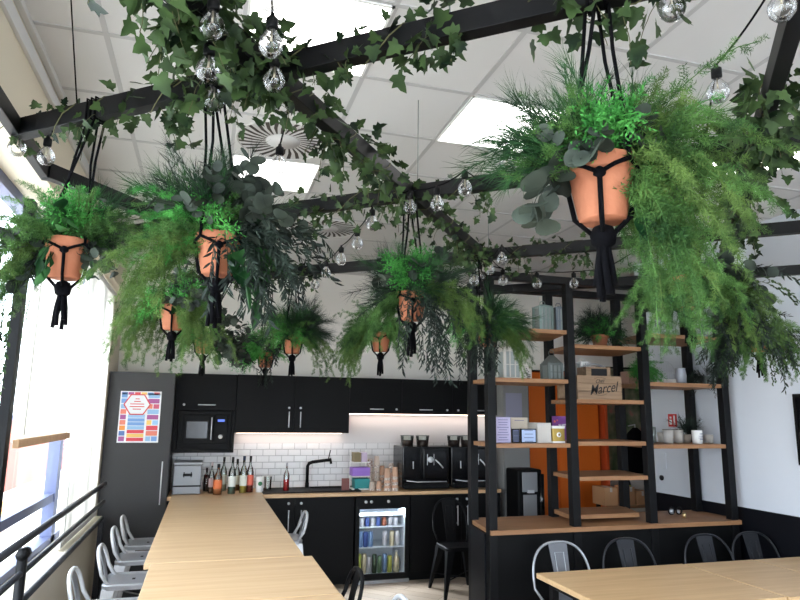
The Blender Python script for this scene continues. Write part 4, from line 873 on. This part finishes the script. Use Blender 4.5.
def foliage(parent, c, specs, r0=.05):
    """specs: (kind, count, az0, az1, el0, el1, len0, len1, droop[, size])"""
    acc = {}
    for sp in specs:
        kind, n, a0, a1, e0, e1, l0, l1, g = sp[:9]; sz = sp[9] if len(sp) > 9 else 1
        key = {'feather': ('fern_foliage', 'fern'), 'feathery': ('pale_fern_foliage', 'fern_y'), 'feathbr': ('bright_fern_foliage', 'bright'), 'bright': ('bright_sprigs', 'bright'), 'euc': ('round_leaves', 'euc'), 'trail': ('trailing_leaves', 'dark'),
               'big': ('broad_leaves', 'big'), 'grass': ('needle_foliage', 'spiky'), 'grassd': ('dark_needle_foliage', 'dark'), 'grassb': ('bright_needle_foliage', 'fern'), 'trailg': ('trailing_leaves', 'ivy')}[kind]
        F = acc.setdefault(key, Fol())
        for _ in range(n):
            az, el, L = RV(a0, a1), RV(e0, e1), RV(l0, l1); d = adir(az, el); p = np.array(c)+adir(az, 0)*r0*RV(.1, 1)
            pts = grow(p, d, L, g*RV(.8, 1.2)); F.stem(pts, .0012 if kind != 'big' else .002)
            if kind.startswith('feath'):
                for q, dd, s in samp(pts, .026, .12): F.put((TFF if RNG.random() < .4 else TF)[RNG.integers(4)], q, dd+RNG.normal(size=3)*.45, sz*(1.25-.65*s))
            elif kind == 'bright':
                for q, dd, s in samp(pts, .018, .3): F.put(TB[RNG.integers(4)], q, dd+RNG.normal(size=3)*.6, sz)
            elif kind in ('grass', 'grassd', 'grassb'):
                for q, dd, s in samp(pts, .022, .15): F.put(TG[RNG.integers(5)], q, dd+RNG.normal(size=3)*.15, sz*(1.0-.5*s))
            elif kind == 'euc':
                k = 0
                for q, dd, s in samp(pts, .032*sz, .3):
                    for sg in (-1, 1):
                        sd = np.cross(dd, UZ+RNG.normal(size=3)*.5); sd /= np.linalg.norm(sd)+1e-9; F.put(TE[RNG.integers(2)], q, sd*sg+dd*.5+RNG.normal(size=3)*.2, .042*sz*RV(.75, 1.15))
            elif kind in ('trail', 'trailg'):
                for q, dd, s in samp(pts, .011, .12):
                    sd = np.cross(dd, RNG.normal(size=3)); sd /= np.linalg.norm(sd)+1e-9; F.put(TT[0] if kind == 'trail' else TO[0], q, dd+sd*.8, (.034 if kind == 'trail' else .024)*sz*RV(.8, 1.2))
            elif kind == 'big':
                for q, dd, s in samp(pts, .06, .5): F.put(TO[RNG.integers(2)], q, dd+RNG.normal(size=3)*.35, .085*sz*RV(.8, 1.15), up=UZ)
    for (nm, mk), F in acc.items(): F.make(nm, MT[mk], parent)
def potbody(t, x, y, zr, s=1, ceil=False, top=None):
    TX, TY = top if top else (x, y); MX, MY = (TX+x)/2, (TY+y)/2
    r = .083*s; h = .138*s; z0 = zr-h
    build('pot', MB().lathe([(r*.60, 0), (r*.62, .004), (r*.85, h*.74), (r*.855, h*.75), (r*.94, h*.76), (r*.945, h*.77), (r, h*.98), (r*.985, h), (r*.88, h), (r*.80, h*.80), (r*.57, .012)], (x, y, z0), 32), MT['terra'], t)
    build('soil', MB().lathe([(r*.80, h*.80), (r*.80, h*.87)], (x, y, z0), 20), MT['soil'], t)
    top = (x, y, BZ-.04); rp = .005*s; rk = MB(); kns = []
    ang0 = math.atan2(-y, -x)-PI/4+.12*math.sin(x*40)
    kz = zr-h*.36; bz = z0-.035
    for k in range(4):
        a = ang0+PI/2*k; P_ = lambda rr, z: (x+rr*math.cos(a), y+rr*math.sin(a), z)
        rk.tube([(TX+.03*math.cos(a+.7), TY+.03*math.sin(a+.7), BZ-.035), (MX+.042*math.cos(a+.35), MY+.042*math.sin(a+.35), (BZ+zr)/2+.05), P_(r*1.02, zr+.03), P_(r*1.06, zr-.02)], rp, 6)
        for sg in (-1, 1):   # each cord splits and meets its neighbours at the next knot
            b = a+sg*PI/4; rk.tube([P_(r*1.06, zr-.02), (x+r*1.03*math.cos((a+b)/2), y+r*1.03*math.sin((a+b)/2), (zr-.02+kz)/2), (x+r*.90*math.cos(b), y+r*.90*math.sin(b), kz)], rp, 6)
        b = a+PI/4; rk.tube([(x+r*.90*math.cos(b), y+r*.90*math.sin(b), kz), (x+r*.72*math.cos(b), y+r*.72*math.sin(b), z0+.008), (x+.02*math.cos(b), y+.02*math.sin(b), bz)], rp*1.2, 6)
        kn = MB(); kns.append(kn); kn.lathe([(.004, -.013), (.0145, -.006), (.0145, .006), (.004, .013)], (x+r*.92*math.cos(b), y+r*.92*math.sin(b), kz), 8)
    kn = MB(); kns.append(kn); kn.lathe([(.008, -.034), (.025*s, -.02), (.029*s, 0), (.022*s, .02), (.006, .028)], (x, y, bz), 12)
    # loop over the beam
    for o_ in (-.022, 0, .022):
        L_ = lambda f, z: (TX+u.x*o_+v.x*f, TY+u.y*o_+v.y*f, z); rk.tube([L_(0, BZ-.043), L_(-.030, BZ-.04), L_(-.031, BZ+.041), L_(.031, BZ+.041), L_(.030, BZ-.04), L_(0, BZ-.043)], rp*.9, 6)
    if ceil: rk.tube([(TX, TY, BZ+.04), (TX, TY, ZC)], rp, 6)
    h_ = build('rope_hanger', rk, MT['rope'], t)
    for kn in kns: build('knot', kn, MT['rope'], h_)
    ts_ = MB()
    for k in range(6): a = 2*PI*k/6; ts_.tube([(x+.008*math.cos(a), y+.008*math.sin(a), bz-.02), (x+.016*math.cos(a), y+.016*math.sin(a), bz-.07), (x+.02*s*math.cos(a+.3), y+.02*s*math.sin(a+.3), bz-.13*s-.02*math.sin(k*2.3))], .0075*s, 6)
    build('tassel', ts_, MT['rope'], h_)
HANG = 'hanging terracotta planters'
def planter(px, py, lab, specs, zr=2.35, s=1.0, ceil=False, snap=None):
    P_ = atz(px, py, zr)
    if snap: d_ = snap[1]-snap[0]; q_ = snap[0]+d_*((P_-snap[0]).dot(d_)/d_.length_squared); P_ = Vector((q_.x, q_.y, zr))
    t = thing('hanging_planter', lab, 'hanging plant', (P_.x, P_.y, zr-.138*s), HANG)
    tp_ = None
    if not ceil:
        c_ = []
        for a_, b_2 in (B1, B2, B3, B4, B5, B7):
            d_ = b_2-a_; q_ = a_+d_*max(0, min(1, (P_-a_).dot(d_)/d_.length_squared)); c_.append(((q_.xy-P_.xy).length, q_.x, q_.y))
        m_ = min(c_); tp_ = m_[1:] if m_[0] < .3 else None; ceil = tp_ is None
    potbody(t, P_.x, P_.y, zr, s, ceil, tp_); foliage(t, (P_.x, P_.y, zr-.01), specs); return P_
planter(68, 241, 'terracotta pot hanging nearest the window, furthest left, with fern and grey blue leaves', [
    ('feather', 34, 110, 260, 10, 75, .14, .30, 1.2), ('feather', 26, -60, 70, 20, 80, .14, .26, 1.2), ('feathbr', 12, 0, 360, 45, 88, .14, .26, .5), ('grass', 16, -20, 160, 45, 85, .16, .28, .5), ('grassd', 8, -30, 60, 10, 60, .12, .2, 1.0), ('bright', 7, 230, 340, 40, 80, .10, .18, .4), ('euc', 7, 150, 230, -10, 30, .2, .3, 1.2, 1.2), ('big', 5, 250, 320, 30, 70, .1, .18, 1.2, 1.0), ('euc', 4, -40, 10, -10, 30, .14, .22, 1.8, .8), ('feathery', 22, 150, 220, -10, 50, .22, .40, 2.2),
    ('feather', 4, 172, 200, -20, 10, .5, .66, 3.4), ('trailg', 3, 165, 200, -20, 10, .5, .7, 3.4), ('big', 4, 170, 340, -50, 0, .12, .2, 1.8, .8), ('trail', 3, 190, 260, -20, 10, .16, .24, 3, 1.2)])
planter(219, 236, 'terracotta pot left of centre with a big bush of fern, dark round leaves and strands', [
    ('feather', 26, 130, 215, 15, 75, .18, .34, 1.5), ('feathbr', 18, 150, 225, 5, 65, .16, .32, 1.4), ('feathery', 18, 155, 210, -10, 40, .30, .46, 2.2), ('grassd', 26, 30, 300, 50, 88, .20, .34, .5), ('grass', 24, 40, 300, 45, 88, .20, .34, .6), ('grass', 9, 150, 200, 30, 60, .24, .38, .8, 1.2),
    ('euc', 26, -60, 80, 30, 85, .18, .34, .9, 1.2), ('euc', 10, 200, 320, 40, 85, .16, .3, .7, 1.0), ('big', 12, -60, 30, -20, 40, .16, .26, 1.8, 1.1), ('trail', 30, -40, 30, 10, 55, .28, .44, 2.2, 1.1), ('trail', 9, -90, 0, -30, 10, .3, .42, 2.8, 1.2), ('bright', 6, 200, 320, 20, 70, .08, .16, .6), ('feather', 8, 200, 320, 45, 80, .12, .2, .8)])
planter(600, 163, 'largest foreground hanging pot in terracotta, with an overflowing fern on its right', [
    ('grass', 22, 60, 240, 45, 85, .16, .28, .5), ('grass', 12, 160, 200, 10, 45, .18, .30, .6, 1.1), ('grass', 16, 0, 80, 45, 80, .16, .26, .6), ('grassb', 18, -40, 20, 35, 65, .16, .27, .6, .9), ('feather', 22, 130, 240, 20, 75, .12, .24, 1.0), ('bright', 12, 235, 290, 35, 80, .09, .17, .5), ('feathbr', 10, -20, 60, 40, 80, .16, .30, .8), ('feather', 12, 0, 180, 50, 85, .16, .26, .6),
    ('euc', 8, 180, 250, 10, 60, .08, .17, 1.2, 1.0), ('euc', 3, 185, 215, -15, 20, .20, .28, 2.4, 1.4), ('euc', 6, 290, 350, 30, 70, .08, .14, .8, 1.0), ('feathery', 32, -35, 50, 15, 70, .22, .38, 1.4), ('feather', 32, -40, 60, -10, 60, .22, .42, 1.9), ('feathery', 24, -45, 30, -30, 40, .24, .46, 2.1), ('feather', 9, -50, 10, -50, 0, .3, .5, 2.4), ('big', 2, 330, 360, -60, -30, .16, .22, 1.8, .8), ('euc', 4, -20, 20, 0, 30, .14, .24, 1.2, 1.2)], s=1.06)
planter(174, 306, 'small terracotta pot hanging behind the left of centre bush, draped in pale fern', [
    ('feather', 28, 60, 220, 0, 75, .16, .32, 1.6), ('feathery', 22, 120, 215, -20, 40, .3, .52, 2.5), ('feathery', 18, -60, 40, -20, 40, .25, .5, 2.6), ('euc', 22, 0, 360, 20, 85, .16, .34, 1.0, 1.1), ('bright', 14, 200, 380, 10, 70, .12, .26, 1.0), ('big', 5, -80, 40, 0, 60, .1, .16, 1.4, .9), ('feather', 24, -60, 60, 10, 70, .16, .34, 1.6)])
planter(204, 336, 'terracotta pot hanging far back left near the tall cabinet, with round leaves on its right', [
    ('euc', 28, -60, 90, 0, 75, .18, .42, 1.4, 1.3), ('feathbr', 16, 150, 300, 0, 70, .16, .36, 1.6), ('feather', 20, 90, 270, 0, 60, .2, .40, 2.0), ('trail', 3, -20, 20, 20, 40, .5, .6, 1.4, 1.3), ('big', 8, -60, 60, -20, 20, .14, .26, 1.6)], 2.35, 1.0)
planter(293, 336, 'terracotta pot hanging above the two door wall cabinet, with dark needle foliage', [
    ('grass', 60, 0, 360, 15, 88, .18, .34, .8, 1.2), ('grassd', 40, -60, 80, 20, 85, .18, .34, .8, 1.2), ('feather', 36, 0, 360, 0, 70, .16, .34, 1.6), ('bright', 12, 200, 300, 10, 70, .12, .24, 1), ('feathery', 10, -30, 20, -10, 30, .34, .5, 2.4), ('euc', 6, -60, 60, 40, 80, .16, .28, .8), ('trail', 4, 180, 240, -10, 20, .2, .3, 2.6)])
planter(266, 353, 'terracotta pot hanging furthest back, half hidden behind the dark needle plant', [
    ('bright', 30, 120, 260, 0, 80, .18, .38, 1.2, 1.3), ('feathbr', 20, 0, 360, 0, 70, .18, .36, 1.4), ('grassd', 24, 60, 220, 20, 80, .2, .38, .9, 1.2), ('trail', 7, 200, 340, -30, 10, .25, .42, 2.8)], 2.32, ceil=True)
planter(377, 332, 'slim terracotta pot hanging in front of the wall cabinets, under a wide arching fern', [
    ('feather', 50, 130, 250, 15, 75, .24, .44, 2.0), ('feather', 30, -70, 60, 15, 70, .2, .38, 2.2), ('feathery', 26, 150, 220, 0, 40, .34, .5, 2.6), ('grass', 12, 140, 220, 10, 50, .2, .34, 1.4, 1.2), ('feathbr', 10, 0, 360, 30, 80, .14, .26, 1)], snap=B4)
planter(412, 293, 'terracotta pot at the central beam crossing, with bright sprigs and long dark strands', [
    ('bright', 20, 220, 320, 45, 85, .14, .24, .5, 1.2), ('grassd', 50, -40, 220, 5, 80, .16, .30, .8, 1.1), ('grass', 30, 0, 360, 10, 70, .16, .30, .8, 1.1), ('trail', 22, 255, 330, -10, 30, .38, .58, 3.4, 1.0), ('trail', 8, -20, 20, 10, 40, .24, .38, 2.4), ('euc', 14, 0, 360, 30, 80, .14, .26, .8, 1.1), ('feathery', 18, -35, 10, 10, 40, .3, .46, 2.4), ('feather', 16, 150, 210, -10, 30, .2, .36, 2.2)])
planter(487, 326, 'terracotta pot hanging in front of the left shelving post, half covered in dark strands', [
    ('feather', 38, 0, 360, 5, 80, .16, .32, 1.5, 1.1), ('grass', 40, -80, 80, 10, 75, .18, .34, 1.0, 1.2), ('trail', 40, 180, 295, -10, 40, .28, .44, 3.2, 1.0), ('feathery', 14, -40, 20, 0, 30, .26, .44, 2.6), ('feathbr', 16, 140, 220, 10, 60, .18, .34, 1.6), ('grassd', 24, 60, 300, 20, 80, .16, .3, .9)])
planter(687, 278, 'terracotta pot at the right behind the overflowing fern, with dark leaves and drooping strands', [
    ('euc', 26, -60, 110, 0, 60, .14, .30, 1.2, 1.2), ('trailg', 26, -40, 30, 0, 40, .26, .50, 2.0, .9), ('trail', 26, -40, 30, 0, 40, .26, .50, 2.2, 1.1), ('feather', 24, 120, 320, -20, 50, .16, .36, 2.2), ('feathery', 34, -40, 30, -10, 40, .26, .48, 2.2), ('feather', 20, 180, 270, -40, 10, .2, .4, 2.6)])
planter(757, 332, 'terracotta pot hanging furthest right over the shelving, wrapped in mossy green strands', [
    ('feathery', 34, 0, 360, 0, 70, .16, .36, 2.4), ('trailg', 40, 140, 400, -20, 40, .22, .44, 2.6, .9), ('trail', 36, 120, 300, -10, 50, .3, .56, 2.6, 1.1), ('feather', 24, -60, 60, -10, 50, .26, .44, 2.6), ('grassd', 40, 60, 240, 10, 70, .2, .40, 1.4, 1.2), ('feather', 40, 120, 240, -10, 60, .2, .46, 2.4), ('euc', 12, 60, 200, 30, 70, .2, .4, 1.0, 1.2)])
# plants standing on the shelves
foliage(SHP, (SHPX, 4.88, 2.456), [('grassd', 60, 0, 360, 30, 85, .14, .27, .8, 1.1), ('trail', 26, -60, 240, 10, 60, .12, .26, 1.4), ('bright', 12, 200, 300, 25, 75, .10, .18, .8), ('grass', 34, -50, 230, 15, 75, .14, .26, 1.1, 1.1), ('euc', 8, -40, 60, 20, 60, .1, .2, 1.0)])
foliage(FERN, (FERNX+.03, 4.93, 2.15), [('bright', 34, -140, 40, 5, 80, .08, .20, 1.4, 1.0), ('feathbr', 24, -120, 40, 0, 70, .12, .26, 2.0)])
foliage(SUCC, (x_sp, 4.97, 1.60), [('grassd', 20, 0, 360, 25, 85, .10, .2, .4, .9)], .02)
foliage(ZPL, (ZPX, 4.9, 2.13), [('trail', 14, 120, 300, 0, 60, .14, .26, 2.2, 1.1), ('grassd', 16, 120, 300, 10, 70, .1, .2, 1.2)])

# ================================================================ IVY GARLANDS
def garland(lab, a, b, dens, spread=.07, sizes=(.035, .06), tend=0, tl=(.1, .3), clumps=()):
    a, b = Vector(a), Vector(b); L = (b-a).length; dr = (b-a)/L; sd = dr.cross(Vector((0, 0, 1))).normalized()
    t = thing('ivy_garland', lab, 'garland', ((a.x+b.x)/2, (a.y+b.y)/2, BZ-.05), 'ivy garlands on the trellis'); F = Fol(); S = Fol()
    n = max(6, int(L/.05)); pts = []
    for k in range(n+1):
        an = k*.9; p = a+dr*L*k/n+sd*.038*math.cos(an)+Vector((0, 0, .05*math.sin(an))); pts.append(np.array(p))
    S.stem(pts, .0025)
    def leaf(p, out):
        d = np.array(out, float)+RNG.normal(size=3)*.5; d[2] -= .35
        q = np.array(p)+RNG.normal(size=3)*.012; F.put(TI[RNG.integers(3)], q, d, RV(*sizes)*.88, up=np.array(out)+UZ*.3)
    for _ in range(int(L*dens)):
        s = RNG.random(); an = RNG.random()*2*PI; rr = spread*RV(.45, 1.0); out = np.array(sd)*math.cos(an)+UZ*math.sin(an); leaf(np.array(a+dr*L*s)+out*rr, out)
    for s, cnt, rad in clumps:
        for _ in range(cnt):
            o = RNG.normal(size=3); o /= np.linalg.norm(o); leaf(np.array(a+dr*L*s)+o*rad*RV(.3, 1)*np.array((1, 1, .8)), o)
    for _ in range(tend):
        s = RNG.random(); p = np.array(a+dr*L*s)+np.array(sd)*RV(-.04, .04)-UZ*.03; o = np.array(sd)*RV(-1, 1)+np.array(dr)*RV(-1, 1); pl = grow(p, o*.6-UZ*.1, RV(*tl), 2.2, 10, .15); S.stem(pl, .0014)
        for q, dd, ss in samp(pl, .028, .1):
            sdv = np.cross(dd, RNG.normal(size=3)); leaf(q, sdv/(np.linalg.norm(sdv)+1e-9)+dd*.6)
    S.make('vine', MT['vine'], t); F.make('leaves', MT['ivy'], t); return t
def on(Bm, s): return Bm[0]+(Bm[1]-Bm[0])*s
def par(Bm, q): # parameter of the beam point nearest a measured sight line
    P_ = atz(*q, BZ); d = Bm[1]-Bm[0]; return (P_-Bm[0]).dot(d)/d.length_squared
def gar(lab, Bm, q0, q1, *a, **k): return garland(lab, on(Bm, par(Bm, q0)), on(Bm, par(Bm, q1)), *a, **k)
gar('ivy around the window end of the nearest beam, above the leftmost pot', B1, (15, 135), (85, 118), 70, .07, (.035, .055), 3, (.08, .15))
gar('ivy on the nearest beam between the leftmost pot and the string of bulbs', B1, (105, 115), (190, 95), 75, .09, (.04, .065), 5, (.1, .2))
gar('dense ivy heap where the nearest two beams cross, around the hanging bulbs', B1, (190, 98), (300, 72), 110, .09, (.04, .06), 7, (.1, .2), clumps=((.1, 40, .12),))
gar('ivy creeping along the nearest beam in front of the big ceiling light panel', B1, (300, 72), (395, 42), 70, .055, (.04, .065), 3, (.06, .12))
gar('thick ivy tuft on the nearest beam right of the big ceiling light panel', B1, (395, 42), (462, 22), 150, .09, (.045, .075), 3, (.06, .12))
gar('ivy on the nearest beam at the hanging point of the largest pot', B1, (530, 8), (680, -40), 110, .09, (.045, .07), 5, (.08, .16))
gar('heavy ivy mass along the crossing beam at the top left of the view', B2, (120, -40), (290, 92), 210, .12, (.045, .075), 14, (.1, .28), clumps=((.35, 60, .14), (.75, 60, .14)))
gar('ivy descending the crossing beam behind the bulbs towards the centre', B2, (300, 98), (385, 172), 100, .09, (.045, .07), 12, (.12, .28))
gar('ivy on the crossing beam from the centre down to the shelving corner', B2, (400, 185), (485, 258), 90, .08, (.035, .06), 14, (.12, .3))
gar('ivy left of the central beam crossing, above the central pot', B3, (305, 216), (398, 203), 100, .09, (.04, .06), 8, (.1, .2))
gar('thin trailing ivy just right of the central beam crossing', B3, (402, 200), (500, 185), 40, .08, (.035, .06), 8, (.12, .26))
gar('dark ivy on the beam at the right behind the largest fern', B3, (640, 170), (800, 132), 110, .09, (.045, .07), 8, (.1, .22), clumps=((.6, 40, .12),))
gar('ivy along the far beam between the dark strands and the central pot', B4, (235, 290), (350, 275), 70, .08, (.035, .06), 10, (.1, .2))
gar('ivy hanging from the far beam beside the shelving corner', B4, (430, 265), (590, 245), 75, .08, (.035, .06), 10, (.1, .22))
gar('ivy hanging down the steep beam at the right edge of the view', B7, (790, 70), (762, 160), 150, .10, (.05, .08), 8, (.12, .25), clumps=((.8, 50, .13),))
gar('ivy on the steep right hand beam behind the largest fern', B7, (758, 170), (700, 250), 110, .09, (.045, .07), 10, (.15, .3))
gar('leafy ivy on the far left beam behind the leftmost pot', B5, (110, 205), (290, 268), 60, .08, (.035, .06), 10, (.1, .2))

# ================================================================ STRING LIGHTS
def bulb(cable, P_, d=1, down=(0, 0, -1)):
    """P_ is the centre of the glass; the socket sits above it"""
    dn = Vector(down).normalized(); q = dn.to_track_quat('-Z', 'Y').to_matrix()
    def L(prof, n=16):
        m = MB().lathe(prof, (0, 0, 0), n); m.v = [tuple(Vector(P_)+q@Vector(v_)) for v_ in m.v]; return m
    g_ = build('glass_bulb', L([(.003, -.035), (.019, -.031), (.031, -.017), (.035, 0), (.031, .017), (.020, .032), (.0135, .042), (.0135, .050)], 18), MT['bulb'], cable)
    build('socket', L([(.015, .048), (.0165, .052), (.0165, .078), (.008, .084), (.006, .095)], 12), MT['black'], g_)
    fl_ = MB(); fl_.tube([(0, 0, .046), (0, 0, .012)], .003, 6); fl_.tube([(-.009, 0, -.002), (-.004, 0, .012), (.004, 0, .012), (.009, 0, -.002)], .0008, 4)
    fl_.v = [tuple(Vector(P_)+q@Vector(v_)) for v_ in fl_.v]; build('filament', fl_, MT['fil'], g_)
    return Vector(P_)-dn*.092
def string(lab, pts, ends=(None, None), zz=2.76, sag=.03):
    """pts: (x, y, z) sight measurements of each bulb's centre"""
    c0 = atz(pts[0][0], pts[0][1], pts[0][2] if len(pts[0]) > 2 else zz); t = thing('string_light', lab, 'string lights', c0, 'festoon string lights')
    tops = []
    for p in pts: tops.append(bulb(t, atz(p[0], p[1], p[2] if len(p) > 2 else zz)))
    path = ([Vector(ends[0])] if ends[0] is not None else [])+tops+([Vector(ends[1])] if ends[1] is not None else [])
    cp_ = []
    for a, b in zip(path[:-1], path[1:]):
        L = (b-a).length
        for k in range(8): f = k/8; cp_.append(a+(b-a)*f-Vector((0, 0, sag*min(1, L/.3)*4*f*(1-f)*.5)))
    cp_.append(path[-1])
    if len(cp_) > 1: build('cable', MB().tube(cp_, .0035, 6), MT['rope'], t)
    return t
def bp_(Bm, q, dz=-.04): p = on(Bm, par(Bm, q)); return (p.x, p.y, BZ+dz)
string('string light bulb column left of the beam crossing, largest bulb on top', [(212, 27, 2.76), (208, 71, 2.70), (214, 101, 2.76)], (bp_(B2, (180, 10)), bp_(B2, (235, 62))))
string('string of bulbs hanging in front of the big ceiling light panel', [(269, -3, 2.80), (271, 45, 2.74), (274, 81, 2.76), (282, 106, 2.80)], (None, bp_(B2, (285, 88))))
string('pair of bulbs at the window end of the nearest beam', [(17, 148, 2.80), (46, 157, 2.78)], ((-.82, 2.3, 2.84), bp_(B1, (60, 125))))
string('single bulb dangling on a thin wire in front of the near air vent', [(279, 166, 2.74)], (bp_(B2, (284, 90)), None))
string('string of bulbs rising to the top right corner on a taut cable', [(782, 8, 2.80), (718, 92, 2.76)], (None, bp_(B3, (700, 155))))
string('three bulbs on the cable at the central beam crossing', [(465, 189, 2.78), (437, 204, 2.76), (410, 208, 2.76)], (bp_(B3, (500, 178)), bp_(B2, (400, 185))))
string('small bulbs on a slanting cable between the central beams', [(372, 224, 2.76), (357, 244, 2.74), (341, 260, 2.70), (326, 273, 2.72)], (bp_(B3, (385, 208)), bp_(B4, (318, 278))))
string('two bulbs above the shelving corner on a short cable', [(502, 259, 2.74), (490, 270, 2.72), (503, 281, 2.70)], (bp_(B4, (520, 252)), bp_(B2, (478, 258))))
string('row of bulbs on the straight cable in front of the shelving top rail', [(537, 284, 2.70), (574, 284, 2.70), (606, 281, 2.70)], ((1.93, 4.18, 2.76), bp_(B4, (640, 240))), sag=.01)
string('cluster of small bulbs over the pot by the left shelving post', [(472, 268, 2.74), (480, 276, 2.70), (474, 281, 2.66)], (bp_(B2, (470, 250)), None))
string('single bulb hidden in the fern wisps left of the largest pot', [(507, 166, 2.78)], (bp_(B3, (520, 178)), None))
string('spot of bulbs at the top edge right of the largest pot', [(672, 8, 2.80)], (bp_(B1, (650, -30)), None))
string('small bulbs low in front of the wall above the dark needle plant', [(315, 285, 2.74), (300, 290, 2.72)], (bp_(B4, (330, 277)), bp_(B4, (290, 282))))
